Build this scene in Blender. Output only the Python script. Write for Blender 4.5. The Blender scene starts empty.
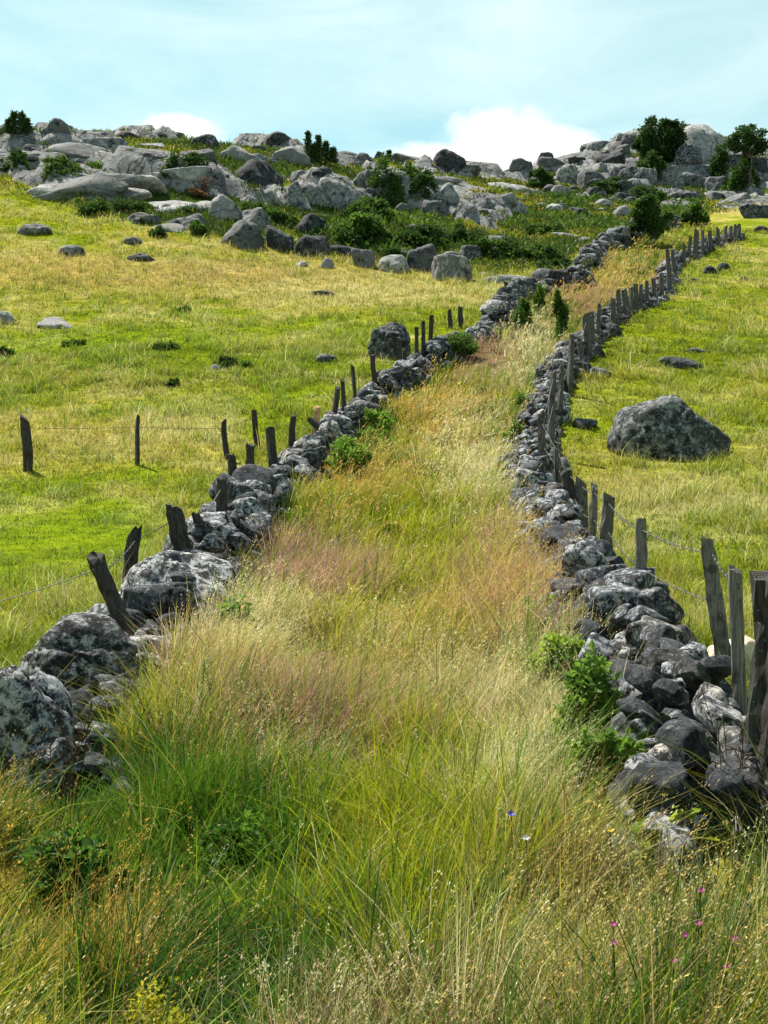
import bpy, bmesh, math, random
import numpy as np
from mathutils import Vector, Matrix

random.seed(11)
rng = np.random.default_rng(11)
SC = bpy.context.scene
COL = SC.collection
F, CX, CY, EYE = 1280.0, 384.0, 512.0, 1.7      # focal length and centre in pixels, eye height in metres


# ------------------------------------------------------------------ numeric helpers
def _hash(i, j, k, s):
    h = (i * 374761393 + j * 668265263 + k * 2147483647 + s * 974634777) & 0xFFFFFFFF
    h = ((h ^ (h >> 13)) * 1274126177) & 0xFFFFFFFF
    h = (h ^ (h >> 16)) & 0xFFFFFFFF
    return h.astype(np.float64) / 4294967295.0


def vnoise(p, seed=0):
    """value noise in -1..1 at the (N,3) points p"""
    p = np.asarray(p, float)
    f = np.floor(p).astype(np.int64)
    t = p - f
    t = t * t * (3 - 2 * t)
    out = 0
    for a in (0, 1):
        for b in (0, 1):
            for c in (0, 1):
                w = (t[:, 0] if a else 1 - t[:, 0]) * (t[:, 1] if b else 1 - t[:, 1]) * (t[:, 2] if c else 1 - t[:, 2])
                out = out + w * _hash(f[:, 0] + a, f[:, 1] + b, f[:, 2] + c, seed)
    return out * 2 - 1


def fbm(p, seed=0, octaves=3, gain=0.5):
    p = np.asarray(p, float)
    out, amp, tot = 0, 1.0, 0.0
    for o in range(octaves):
        out = out + amp * vnoise(p * (2.03 ** o) + 17.3 * o, seed + o)
        tot += amp
        amp *= gain
    return out / tot


def fbm2(x, y, scale, seed=0, octaves=3):
    x = np.asarray(x, float).ravel()
    y = np.asarray(y, float).ravel()
    return fbm(np.stack([x / scale, y / scale, np.zeros_like(x) + seed * 3.7], 1), seed, octaves)


def smooth(a, b, x):
    t = np.clip((np.asarray(x, float) - a) / (b - a), 0, 1)
    return t * t * (3 - 2 * t)


def pchip(xs, ys, x):
    xs, ys = np.array(xs, float), np.array(ys, float)
    h = np.diff(xs)
    d = np.diff(ys) / h
    m = np.zeros(len(xs))
    m[0], m[-1] = d[0], d[-1]
    for i in range(1, len(xs) - 1):
        if d[i - 1] * d[i] > 0:
            w1, w2 = 2 * h[i] + h[i - 1], h[i] + 2 * h[i - 1]
            m[i] = (w1 + w2) / (w1 / d[i - 1] + w2 / d[i])
    k = np.clip(np.searchsorted(xs, x) - 1, 0, len(xs) - 2)
    t = (x - xs[k]) / h[k]
    t2, t3 = t * t, t * t * t
    return (2 * t3 - 3 * t2 + 1) * ys[k] + (t3 - 2 * t2 + t) * h[k] * m[k] + (-2 * t3 + 3 * t2) * ys[k + 1] + (t3 - t2) * h[k] * m[k + 1]


# ------------------------------------------------------------------ terrain: height of the hillside
NEAR = [(0, -1.7), (4, -1.75), (8, -1.68), (12, -1.45), (17, -0.95), (23, -0.1)]
SLOPE = {   # bearing (as a pixel column) : distance -> elevation (as a pixel row)
    0:   [(30, 463), (46, 362), (60, 300), (75, 238), (88, 188), (102, 156), (115, 138), (128, 136), (150, 150)],
    100: [(30, 463), (46, 358), (60, 302), (75, 243), (84, 213), (100, 165), (113, 142), (128, 140), (150, 152)],
    200: [(30, 463), (46, 355), (60, 302), (75, 250), (82, 230), (98, 180), (112, 148), (128, 145), (150, 155)],
    300: [(30, 463), (46, 352), (60, 303), (75, 265), (82, 250), (98, 200), (112, 164), (128, 155), (150, 160)],
    400: [(30, 463), (46, 350), (60, 303), (75, 272), (82, 258), (98, 215), (115, 182), (132, 168), (155, 171)],
    500: [(30, 463), (46, 350), (60, 303), (75, 273), (90, 248), (110, 215), (130, 191), (152, 178), (170, 178)],
    560: [(30, 463), (46, 350), (60, 303), (75, 272), (90, 246), (110, 216), (130, 198), (155, 182), (178, 168), (195, 170)],
    600: [(30, 463), (46, 349), (60, 303), (75, 270), (90, 243), (110, 220), (130, 204), (152, 187), (175, 160), (188, 149), (205, 153)],
    650: [(30, 463), (46, 349), (60, 303), (75, 269), (90, 241), (110, 220), (130, 205), (152, 186), (172, 150), (186, 127), (205, 133)],
    700: [(30, 463), (46, 349), (60, 303), (75, 268), (90, 241), (110, 221), (130, 207), (152, 188), (172, 151), (186, 125), (205, 132)],
    768: [(30, 463), (46, 349), (60, 303), (75, 268), (90, 242), (110, 222), (130, 208), (152, 191), (175, 172), (190, 165), (210, 168)],
}
_D = np.concatenate([np.arange(0, 260, 0.5), [300, 400, 700, 1500, 4500]])
_U = np.linspace(-0.34, 0.34, 137)


def _table():
    rows = []
    pxs = sorted(SLOPE)
    for px in pxs:
        d = [a for a, _ in NEAR] + [a for a, _ in SLOPE[px]]
        z = [b for _, b in NEAR] + [(CY - r) / F * a for a, r in SLOPE[px]]
        dl, zl = d[-1], z[-1]
        d += [dl + 40, dl + 110, 700, 1500, 4600]
        z += [zl + 1.0, zl - 6, zl - 60, zl - 120, zl - 200]
        rows.append(pchip(d, z, _D))
    rows = np.array(rows)
    us = (np.array(pxs, float) - CX) / F
    T = np.stack([np.interp(_U, us, rows[:, k]) for k in range(len(_D))], 0)      # (D, U)
    ker = np.exp(-0.5 * (np.arange(-9, 10) / 3.2) ** 2)
    ker /= ker.sum()
    Tp = np.pad(T, ((0, 0), (9, 9)), mode='edge')
    return sum(ker[i] * Tp[:, i:i + T.shape[1]] for i in range(19))


_T = _table()


def ledge(X, D, u):
    """where bedrock breaks through the heath in ledges: (0..1 mask, ledge noise)"""
    rm = np.where(u < 0.10, smooth(80, 92, D), smooth(120, 134, D)) * smooth(230, 200, D)
    f = np.full(len(X), -1.0)
    k = rm > 0
    if k.any():
        f[k] = fbm2(X[k] + 0.5 * D[k], D[k], 8.0, 13, 4)
        f[k] += 0.20 * np.exp(-((u[k] + 0.19) / 0.10) ** 2 - ((D[k] - 98) / 11) ** 2) + 0.20 * np.exp(-((u[k] + 0.035) / 0.075) ** 2 - ((D[k] - 107) / 9) ** 2) + 0.17 * np.exp(-((u[k] - 0.22) / 0.09) ** 2 - ((D[k] - 172) / 16) ** 2) - 0.07
    return rm, f


def ground(X, Y):
    """height of the ground (world metres) under (X, Y)"""
    X = np.atleast_1d(np.asarray(X, float))
    Y = np.atleast_1d(np.asarray(Y, float))
    D = np.clip(Y, 0, 4499)
    u = np.clip(X / np.maximum(D, 1.0), _U[0], _U[-1] - 1e-6)
    iu = (u - _U[0]) / (_U[1] - _U[0])
    i0 = np.floor(iu).astype(int)
    fu = iu - i0
    k = np.clip(np.searchsorted(_D, D, side='right') - 1, 0, len(_D) - 2)
    fd = (D - _D[k]) / (_D[k + 1] - _D[k])
    z = (_T[k, i0] * (1 - fu) + _T[k, i0 + 1] * fu) * (1 - fd) + (_T[k + 1, i0] * (1 - fu) + _T[k + 1, i0 + 1] * fu) * fd
    a = 0.05 + 0.10 * smooth(10, 40, D) + 0.22 * smooth(65, 100, D)
    z = z + a * fbm2(X, Y, 3.4, 5, 3) + 0.25 * smooth(25, 60, D) * fbm2(X, Y, 12, 9, 2)
    rm, f = ledge(X, D, u)
    z = z + rm * (0.9 * smooth(0.10, 0.17, f) + 0.8 * smooth(0.26, 0.34, f) + 0.35 * np.clip(f, 0, 1) * fbm2(X, Y, 2.0, 15, 2))
    return z + EYE


_DS = np.concatenate([np.arange(2, 60, 0.1), np.arange(60, 250, 0.2)])


def at(px, py):
    """the point of the ground seen at a pixel of the photograph"""
    X = (px - CX) / F * _DS
    Z = ground(X, _DS)
    row = CY - F * (Z - EYE) / _DS
    hit = np.nonzero(row <= py)[0]
    i = hit[0] if len(hit) else int(np.argmin(row))
    return Vector((float(X[i]), float(_DS[i]), float(Z[i])))


def at_height(px, py, h):
    """distance at which the line of sight through a pixel passes h metres above the ground"""
    X = (px - CX) / F * _DS
    row = CY - F * (ground(X, _DS) + h - EYE) / _DS
    hit = np.nonzero(row <= py)[0]
    return float(_DS[hit[0] if len(hit) else int(np.argmin(row))])


def gz(x, y):
    return float(ground(x, y)[0])


def project(X, Y, Z):
    Y = np.maximum(Y, 0.3)
    return CX + F * X / Y, CY - F * (Z - EYE) / Y


# ------------------------------------------------------------------ Blender helpers
def tag(o, label=None, cat=None, group=None, kind=None):
    if label: o['label'] = label
    if cat: o['category'] = cat
    if group: o['group'] = group
    if kind: o['kind'] = kind
    return o


def link(name, mesh, mat=None, parent=None, loc=None):
    o = bpy.data.objects.new(name, mesh)
    COL.objects.link(o)
    if mat is not None and mesh is not None and not mesh.materials:
        mesh.materials.append(mat)
    if parent is not None:
        o.parent = parent
    if loc is not None:
        o.location = loc
    return o


def empty(name, loc):
    o = bpy.data.objects.new(name, None)
    COL.objects.link(o)
    o.location = loc
    o.empty_display_size = 0.3
    return o


def mesh_np(name, V, faces, smooth_shade=True, col=None):
    """mesh from numpy: V (N,3); faces: list of integer arrays (M,k)"""
    me = bpy.data.meshes.new(name)
    faces = [np.asarray(f, np.int64) for f in faces if len(f)]
    nl = sum(f.size for f in faces)
    npoly = sum(len(f) for f in faces)
    me.vertices.add(len(V))
    me.vertices.foreach_set('co', np.ascontiguousarray(V, np.float32).ravel())
    me.loops.add(nl)
    me.loops.foreach_set('vertex_index', np.concatenate([f.ravel() for f in faces]).astype(np.int32))
    me.polygons.add(npoly)
    tot = np.concatenate([np.full(len(f), f.shape[1]) for f in faces])
    start = np.concatenate([[0], np.cumsum(tot)[:-1]])
    me.polygons.foreach_set('loop_start', start.astype(np.int32))
    me.polygons.foreach_set('use_smooth', np.full(npoly, bool(smooth_shade)))
    if col is not None:
        at_ = me.color_attributes.new('Col', 'FLOAT_COLOR', 'POINT')
        c = np.ones((len(V), 4), np.float32)
        c[:, :3] = col
        at_.data.foreach_set('color', c.ravel())
    me.update(calc_edges=True)
    return me


_ICO = {}


def ico(level):
    if level not in _ICO:
        bm = bmesh.new()
        bmesh.ops.create_icosphere(bm, subdivisions=level, radius=1.0)
        bm.verts.ensure_lookup_table()
        V = np.array([v.co[:] for v in bm.verts])
        Fc = np.array([[v.index for v in f.verts] for f in bm.faces])
        bm.free()
        _ICO[level] = (V / np.linalg.norm(V, axis=1)[:, None], Fc)
    return _ICO[level]


def rock_shape(seed, level=3, kind='round', rough=1.0, planes=None):
    """unit rock, about -1..1: a boulder worn from a block with flat joints and cracks"""
    r = np.random.default_rng(seed)
    V, Fc = ico(level)
    n, p, lo = {'round': (13, 13, 0.60), 'block': (11, 46, 0.50), 'slab': (14, 20, 0.44), 'crag': (15, 26, 0.48), 'stone': (10, 55, 0.50)}[kind]
    N = r.normal(size=(n, 3))
    if kind == 'block':
        a = r.uniform(0, 1.5)
        ax = np.array([[math.cos(a), math.sin(a), 0.1], [-math.sin(a), math.cos(a), -0.08], [0.12, 0.05, 1]])
        N[:6] = np.concatenate([ax, -ax]) + r.normal(size=(6, 3)) * 0.16
    N /= np.linalg.norm(N, axis=1)[:, None]
    d = r.uniform(lo, 0.95, n)
    if planes:
        N = np.array([q[:3] for q in planes], float)
        N /= np.linalg.norm(N, axis=1)[:, None]
        d, p, n = np.array([q[3] for q in planes]), 16, len(planes)
    acc = np.ones(len(V))
    for i in range(n):
        acc = acc + np.clip(V @ N[i] / d[i], 0, None) ** p
    rad = acc ** (-1.0 / p)
    off = r.uniform(-50, 50, 3)
    rad = rad * (1 + rough * (0.17 * fbm(V * 1.4 + off, seed, 2) + 0.075 * fbm(V * 4.5 + off, seed + 5, 3)))
    if level >= 4:      # weathered joints
        for q in range(2 if level == 4 else 4):
            nn = r.normal(size=3)
            nn /= np.linalg.norm(nn)
            dist = V @ nn - r.uniform(-0.45, 0.45) + 0.10 * fbm(V * 3 + off, seed + q, 2)
            rad = rad * (1 - 0.075 * rough * np.exp(-(dist / 0.04) ** 2))
        rad = rad * (1 + rough * 0.014 * fbm(V * 15 + off, seed + 8, 3))
    P = V * rad[:, None]
    P = P - (P.max(0) + P.min(0)) / 2
    ext = np.abs(P).max(0)
    return P / ext, Fc


# ------------------------------------------------------------------ materials
def new_mat(name):
    m = bpy.data.materials.new(name)
    m.use_nodes = True
    nt = m.node_tree
    nt.nodes.clear()
    out = nt.nodes.new('ShaderNodeOutputMaterial')
    return m, nt, out


def nd(nt, typ, **kw):
    n = nt.nodes.new(typ)
    for k, v in kw.items():
        if k in n.inputs:
            n.inputs[k].default_value = v
        else:
            setattr(n, k, v)
    return n


def ramp(nt, fac, stops, interp='LINEAR'):
    r = nt.nodes.new('ShaderNodeValToRGB')
    r.color_ramp.interpolation = interp
    els = r.color_ramp.elements
    while len(els) < len(stops):
        els.new(0.5)
    for e, (pos, c) in zip(els, stops):
        e.position = pos
        e.color = (c, c, c, 1) if not hasattr(c, '__len__') else (c[0], c[1], c[2], 1)
    nt.links.new(fac, r.inputs[0])
    return r.outputs[0]


def mixc(nt, fac, a, b, mode='MIX'):
    m = nt.nodes.new('ShaderNodeMix')
    m.data_type = 'RGBA'
    m.blend_type = mode
    for sock, v in ((m.inputs['Factor'], fac), (m.inputs['A'], a), (m.inputs['B'], b)):
        if hasattr(v, 'node'):
            nt.links.new(v, sock)
        else:
            sock.default_value = v if isinstance(v, float) else ((v[0], v[1], v[2], 1) if hasattr(v, '__len__') else v)
    # the RGBA sockets of the Mix node share names with the float ones: wire the coloured ones
    ins = [s for s in m.inputs if s.type == 'RGBA']
    for sock, v in zip(ins, (a, b)):
        for l in list(sock.links):
            nt.links.remove(l)
        if hasattr(v, 'node'):
            nt.links.new(v, sock)
        else:
            sock.default_value = (v[0], v[1], v[2], 1)
    return [s for s in m.outputs if s.type == 'RGBA'][0]


def noise_out(nt, vec, scale, detail=4.0, rough=0.55, dist=0.0):
    n = nd(nt, 'ShaderNodeTexNoise')
    n.inputs['Scale'].default_value = scale
    n.inputs['Detail'].default_value = detail
    n.inputs['Roughness'].default_value = rough
    n.inputs['Distortion'].default_value = dist
    nt.links.new(vec, n.inputs['Vector'])
    return n.outputs['Fac']


def granite(name, s, dark, mid, pale, lichen_amt, black_amt, bump=0.5, joints=0.0):
    """granite with pale crusty lichen, black lichen and a few yellow-green spots; s = size of the patches in metres"""
    m, nt, out = new_mat(name)
    geo = nt.nodes.new('ShaderNodeNewGeometry')
    oi = nt.nodes.new('ShaderNodeObjectInfo')
    pos = geo.outputs['Position']
    f = 1.0 / s
    big = noise_out(nt, pos, 0.8 * f, 5, 0.6, 0.3)
    grain = noise_out(nt, pos, 14 * f, 4, 0.7)
    base = mixc(nt, ramp(nt, big, [(0.34, 0.0), (0.66, 1.0)]), dark, mid)
    base = mixc(nt, 0.35, base, ramp(nt, grain, [(0.3, (dark[0] * .5, dark[1] * .5, dark[2] * .5)), (0.7, (mid[0] * 1.5, mid[1] * 1.5, mid[2] * 1.5))]))
    li = noise_out(nt, pos, 5.2 * f, 12, 0.78, 0.12)
    e = 0.60 - 0.16 * lichen_amt
    sh_ = nd(nt, 'ShaderNodeMath', operation='MULTIPLY_ADD')     # some stones carry more lichen than others
    su_ = nd(nt, 'ShaderNodeMath', operation='ADD')
    nt.links.new(oi.outputs['Random'], su_.inputs[0])
    nt.links.new(geo.outputs['Random Per Island'], su_.inputs[1])
    rnd = nd(nt, 'ShaderNodeMath', operation='FRACT')
    nt.links.new(su_.outputs[0], rnd.inputs[0])
    nt.links.new(rnd.outputs[0], sh_.inputs[0])
    sh_.inputs[1].default_value = 0.13
    sh_.inputs[2].default_value = -0.075
    sa_ = nd(nt, 'ShaderNodeMath', operation='ADD')
    nt.links.new(li, sa_.inputs[0])
    nt.links.new(sh_.outputs[0], sa_.inputs[1])
    li = sa_.outputs[0]
    lm = ramp(nt, li, [(e, 0.0), (e + 0.06, 0.9)])
    col = mixc(nt, lm, base, pale)
    bl = noise_out(nt, pos, 4.2 * f, 12, 0.8, 0.15)
    e2 = 0.62 - 0.16 * black_amt
    bmk = ramp(nt, bl, [(e2, 0.0), (e2 + 0.05, 1.0)])
    col = mixc(nt, bmk, col, (0.012, 0.013, 0.016))
    ye = noise_out(nt, pos, 5.0 * f, 5, 0.6)
    col = mixc(nt, ramp(nt, ye, [(0.66, 0.0), (0.72, 0.75)]), col, (0.22, 0.24, 0.09))
    if joints:
        nx = nd(nt, 'ShaderNodeTexNoise')
        nx.inputs['Scale'].default_value = 0.9 * f
        nt.links.new(pos, nx.inputs['Vector'])
        dv = nd(nt, 'ShaderNodeVectorMath', operation='MULTIPLY_ADD')
        nt.links.new(nx.outputs['Color'], dv.inputs[0])
        dv.inputs[1].default_value = (1.1 * s, 1.1 * s, 1.1 * s)
        nt.links.new(pos, dv.inputs[2])
        vo = nd(nt, 'ShaderNodeTexVoronoi', feature='DISTANCE_TO_EDGE')
        vo.inputs['Scale'].default_value = joints * f
        nt.links.new(dv.outputs[0], vo.inputs['Vector'])
        col = mixc(nt, ramp(nt, vo.outputs['Distance'], [(0.0, 0.6), (0.012, 0.4), (0.03, 0.0)]), col, (0.03, 0.032, 0.03))
    # each stone a little lighter or darker than the next
    vv = nt.nodes.new('ShaderNodeMapRange')
    vv.inputs['To Min'].default_value = 0.72
    vv.inputs['To Max'].default_value = 1.2
    nt.links.new(rnd.outputs[0], vv.inputs['Value'])
    warm = 0.5 if name == 'lichen_granite' else 0.12
    r2 = nd(nt, 'ShaderNodeMath', operation='MULTIPLY')
    nt.links.new(rnd.outputs[0], r2.inputs[0])
    r2.inputs[1].default_value = 7.0
    r3 = nd(nt, 'ShaderNodeMath', operation='FRACT')
    nt.links.new(r2.outputs[0], r3.inputs[0])
    col = mixc(nt, ramp(nt, r3.outputs[0], [(0.65, 0.0), (1.0, warm)]), col, mixc(nt, 1.0, col, (1.35, 1.08, 0.78), 'MULTIPLY'))
    hs = nt.nodes.new('ShaderNodeHueSaturation')
    nt.links.new(col, hs.inputs['Color'])
    nt.links.new(vv.outputs[0], hs.inputs['Value'])
    b = nd(nt, 'ShaderNodeBsdfPrincipled')
    b.inputs['Roughness'].default_value = 0.9
    b.inputs['Specular IOR Level'].default_value = 0.25
    nt.links.new(hs.outputs[0], b.inputs['Base Color'])
    fine = noise_out(nt, pos, 5.5 * f, 10, 0.72)
    bp = nd(nt, 'ShaderNodeBump')
    bp.inputs['Strength'].default_value = bump
    bp.inputs['Distance'].default_value = 0.07 * s
    nt.links.new(fine, bp.inputs['Height'])
    bp2 = nd(nt, 'ShaderNodeBump')
    bp2.inputs['Strength'].default_value = bump * 0.7
    bp2.inputs['Distance'].default_value = 0.05 * s
    nt.links.new(li, bp2.inputs['Height'])
    nt.links.new(bp.outputs[0], bp2.inputs['Normal'])
    nt.links.new(bp2.outputs[0], b.inputs['Normal'])
    nt.links.new(b.outputs[0], out.inputs[0])
    return m


def leaf_mat(name, transl=0.42, gloss=0.04, rough=0.45):
    m, nt, out = new_mat(name)
    a = nd(nt, 'ShaderNodeAttribute', attribute_name='Col')
    d = nd(nt, 'ShaderNodeBsdfDiffuse')
    t = nd(nt, 'ShaderNodeBsdfTranslucent')
    nt.links.new(a.outputs['Color'], d.inputs['Color'])
    nt.links.new(a.outputs['Color'], t.inputs['Color'])
    mx = nd(nt, 'ShaderNodeMixShader')
    mx.inputs[0].default_value = transl
    nt.links.new(d.outputs[0], mx.inputs[1])
    nt.links.new(t.outputs[0], mx.inputs[2])
    g = nd(nt, 'ShaderNodeBsdfGlossy')
    g.inputs['Roughness'].default_value = rough
    mg = nd(nt, 'ShaderNodeMixShader')
    mg.inputs[0].default_value = gloss
    nt.links.new(mx.outputs[0], mg.inputs[1])
    nt.links.new(g.outputs[0], mg.inputs[2])
    nt.links.new(mg.outputs[0], out.inputs[0])
    return m


def wood(name, dark, light):
    m, nt, out = new_mat(name)
    tc = nt.nodes.new('ShaderNodeTexCoord')
    mp = nd(nt, 'ShaderNodeMapping')
    mp.inputs['Scale'].default_value = (1, 1, 0.06)
    nt.links.new(tc.outputs['Object'], mp.inputs['Vector'])
    grain = noise_out(nt, mp.outputs[0], 70, 6, 0.65, 0.4)
    blot = noise_out(nt, tc.outputs['Object'], 9, 5, 0.65)
    col = ramp(nt, grain, [(0.32, dark), (0.5, tuple(0.5 * (a + b) for a, b in zip(dark, light))), (0.68, light)])
    col = mixc(nt, ramp(nt, blot, [(0.5, 0.0), (0.64, 0.7)]), col, tuple(0.45 * a for a in dark))
    li = noise_out(nt, tc.outputs['Object'], 24, 7, 0.7)
    col = mixc(nt, ramp(nt, li, [(0.62, 0.0), (0.67, 0.7)]), col, (0.28, 0.29, 0.25))
    b = nd(nt, 'ShaderNodeBsdfPrincipled')
    b.inputs['Roughness'].default_value = 0.85
    b.inputs['Specular IOR Level'].default_value = 0.2
    nt.links.new(col, b.inputs['Base Color'])
    bp = nd(nt, 'ShaderNodeBump')
    bp.inputs['Strength'].default_value = 0.9
    bp.inputs['Distance'].default_value = 0.012
    nt.links.new(grain, bp.inputs['Height'])
    nt.links.new(bp.outputs[0], b.inputs['Normal'])
    nt.links.new(b.outputs[0], out.inputs[0])
    return m


def plain(name, c, rough=0.8, metal=0.0):
    m, nt, out = new_mat(name)
    b = nd(nt, 'ShaderNodeBsdfPrincipled')
    geo = nt.nodes.new('ShaderNodeNewGeometry')
    n = noise_out(nt, geo.outputs['Position'], 30, 3, 0.6)
    col = ramp(nt, n, [(0.3, tuple(x * 0.6 for x in c)), (0.7, tuple(x * 1.3 for x in c))])
    nt.links.new(col, b.inputs['Base Color'])
    b.inputs['Roughness'].default_value = rough
    b.inputs['Metallic'].default_value = metal
    nt.links.new(b.outputs[0], out.inputs[0])
    return m


def ground_mat():
    m, nt, out = new_mat('turf')
    a = nd(nt, 'ShaderNodeAttribute', attribute_name='Col')
    geo = nt.nodes.new('ShaderNodeNewGeometry')
    pos = geo.outputs['Position']
    n1 = noise_out(nt, pos, 2.2, 8, 0.7)
    n2 = noise_out(nt, pos, 14, 5, 0.7)
    col = mixc(nt, 1.0, a.outputs['Color'], ramp(nt, n1, [(0.3, (0.55, 0.6, 0.5)), (0.7, (1.45, 1.35, 1.35))]), 'MULTIPLY')
    col = mixc(nt, 1.0, col, ramp(nt, n2, [(0.3, 0.6), (0.7, 1.4)]), 'MULTIPLY')
    # bare bedrock breaking through, jointed and stained
    ra = nd(nt, 'ShaderNodeAttribute', attribute_name='Rock')
    n3 = noise_out(nt, pos, 0.5, 8, 0.7, 0.3)
    n4 = noise_out(nt, pos, 1.6, 8, 0.72, 0.3)
    rk = ramp(nt, n3, [(0.3, (0.10, 0.10, 0.10)), (0.52, (0.23, 0.229, 0.222)), (0.72, (0.38, 0.375, 0.355))])
    rk = mixc(nt, ramp(nt, n4, [(0.54, 0.0), (0.60, 0.85)]), rk, (0.03, 0.031, 0.033))
    dv = nd(nt, 'ShaderNodeVectorMath', operation='MULTIPLY_ADD')
    nx = nd(nt, 'ShaderNodeTexNoise')
    nx.inputs['Scale'].default_value = 0.6
    nt.links.new(pos, nx.inputs['Vector'])
    nt.links.new(nx.outputs['Color'], dv.inputs[0])
    dv.inputs[1].default_value = (2.2, 2.2, 2.2)
    nt.links.new(pos, dv.inputs[2])
    vo = nd(nt, 'ShaderNodeTexVoronoi', feature='DISTANCE_TO_EDGE')
    vo.inputs['Scale'].default_value = 0.42
    nt.links.new(dv.outputs[0], vo.inputs['Vector'])
    crack = ramp(nt, vo.outputs['Distance'], [(0.0, 0.8), (0.02, 0.5), (0.045, 0.0)])
    rk = mixc(nt, crack, rk, (0.02, 0.022, 0.018))
    msk = nd(nt, 'ShaderNodeMath', operation='ADD')
    nt.links.new(ra.outputs['Fac'], msk.inputs[0])
    nt.links.new(n4, msk.inputs[1])
    col = mixc(nt, ramp(nt, msk.outputs[0], [(0.86, 0.0), (0.96, 1.0)]), col, rk)
    b = nd(nt, 'ShaderNodeBsdfDiffuse')
    nt.links.new(col, b.inputs['Color'])
    bp = nd(nt, 'ShaderNodeBump')
    bp.inputs['Strength'].default_value = 0.7
    bp.inputs['Distance'].default_value = 0.25
    nt.links.new(n1, bp.inputs['Height'])
    nt.links.new(bp.outputs[0], b.inputs['Normal'])
    nt.links.new(b.outputs[0], out.inputs[0])
    return m


M = {
    'wall': granite('lichen_granite', 0.42, (0.03, 0.034, 0.041), (0.085, 0.092, 0.104), (0.38, 0.39, 0.395), 0.6, 0.8, 1.0),
    'boulder': granite('dark_lichen_granite', 0.9, (0.03, 0.033, 0.036), (0.08, 0.086, 0.09), (0.25, 0.27, 0.27), 0.5, 0.8, 1.0, 0.45),
    'crust': granite('white_crusted_granite', 0.5, (0.05, 0.054, 0.06), (0.13, 0.136, 0.145), (0.46, 0.47, 0.465), 0.85, 0.95, 1.0),
    'crag': granite('grey_granite', 2.2, (0.075, 0.077, 0.08), (0.17, 0.171, 0.172), (0.30, 0.30, 0.29), 0.5, 0.55, 0.8, 0.7),
    'slab': granite('pale_granite', 2.4, (0.14, 0.14, 0.137), (0.25, 0.247, 0.238), (0.35, 0.345, 0.33), 0.55, 0.3, 0.7, 0.55),
    'darkcrag': granite('blackened_granite', 1.8, (0.035, 0.037, 0.04), (0.09, 0.092, 0.096), (0.24, 0.245, 0.245), 0.4, 0.8, 0.8, 0.7),
    'cream': granite('cream_granite', 0.9, (0.34, 0.28, 0.2), (0.5, 0.43, 0.33), (0.6, 0.54, 0.44), 0.3, 0.0, 0.25),
    'grass': leaf_mat('grass_blades', 0.38, 0.018, 0.55),
    'leaf': leaf_mat('leaves', 0.5, 0.018, 0.6),
    'needles': leaf_mat('needles', 0.25, 0.04),
    'petal': leaf_mat('petals', 0.3, 0.02),
    'oldwood': wood('blackened_wood', (0.012, 0.011, 0.010), (0.075, 0.068, 0.06)),
    'greywood': wood('weathered_wood', (0.035, 0.032, 0.029), (0.15, 0.137, 0.125)),
    'silverwood': wood('silvered_wood', (0.05, 0.045, 0.04), (0.24, 0.22, 0.195)),
    'newwood': wood('fresh_wood', (0.30, 0.17, 0.07), (0.55, 0.36, 0.18)),
    'bark': plain('bark', (0.07, 0.055, 0.042), 0.9),
    'wire': plain('rusty_wire', (0.09, 0.09, 0.09), 0.6, 0.4),
    'turf': ground_mat(),
}

# ------------------------------------------------------------------ layout: walls as lines on the ground
WALL_L = [at(*p) for p in [(25, 810), (80, 745), (140, 668), (190, 612), (222, 568), (255, 528), (295, 490), (328, 455), (362, 420), (398, 390), (437, 362), (470, 344), (494, 330)]]
WALL_LU = [at(*p) for p in [(494, 329), (507, 311), (527, 297), (556, 291), (588, 284)]]
WALL_LF = [at(*p) for p in [(592, 275), (588, 264), (604, 251), (630, 241), (655, 232), (676, 226)]]
WALL_R = [at(*p) for p in [(712, 930), (706, 870), (694, 805), (664, 735), (630, 672), (592, 615), (562, 562), (543, 520), (528, 482), (534, 444), (545, 412), (557, 382),
                           (576, 356), (594, 336), (620, 315), (648, 302), (663, 290), (668, 277), (674, 264), (700, 252), (738, 238)]]


def resample(pts, step):
    P = np.array([[p.x, p.y] for p in pts])
    # rounded corners
    for _ in range(2):
        Q = [P[0]]
        for a, b in zip(P[:-1], P[1:]):
            Q += [a * .75 + b * .25, a * .25 + b * .75]
        P = np.array(Q + [P[-1]])
    L = np.concatenate([[0], np.cumsum(np.linalg.norm(np.diff(P, axis=0), axis=1))])
    s = np.arange(0, L[-1], step)
    xy = np.stack([np.interp(s, L, P[:, 0]), np.interp(s, L, P[:, 1])], 1)
    t = np.gradient(xy, axis=0)
    t /= np.linalg.norm(t, axis=1)[:, None]
    return s, xy, np.stack([t[:, 1], -t[:, 0]], 1)      # arc length, points, normal to the right


LINES = {k: resample(v, 0.1) for k, v in (('L', WALL_L), ('LU', WALL_LU), ('LF', WALL_LF), ('R', WALL_R))}
_WP = np.concatenate([LINES[k][1] for k in LINES])


def wall_dist(X, Y):
    """distance to the nearest wall line, in chunks"""
    out = np.full(len(X), 99.0)
    W = _WP[::3]
    for i in range(0, len(X), 20000):
        x, y = X[i:i + 20000], Y[i:i + 20000]
        out[i:i + 20000] = np.sqrt(((x[:, None] - W[None, :, 0]) ** 2 + (y[:, None] - W[None, :, 1]) ** 2).min(1))
    return out


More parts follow.
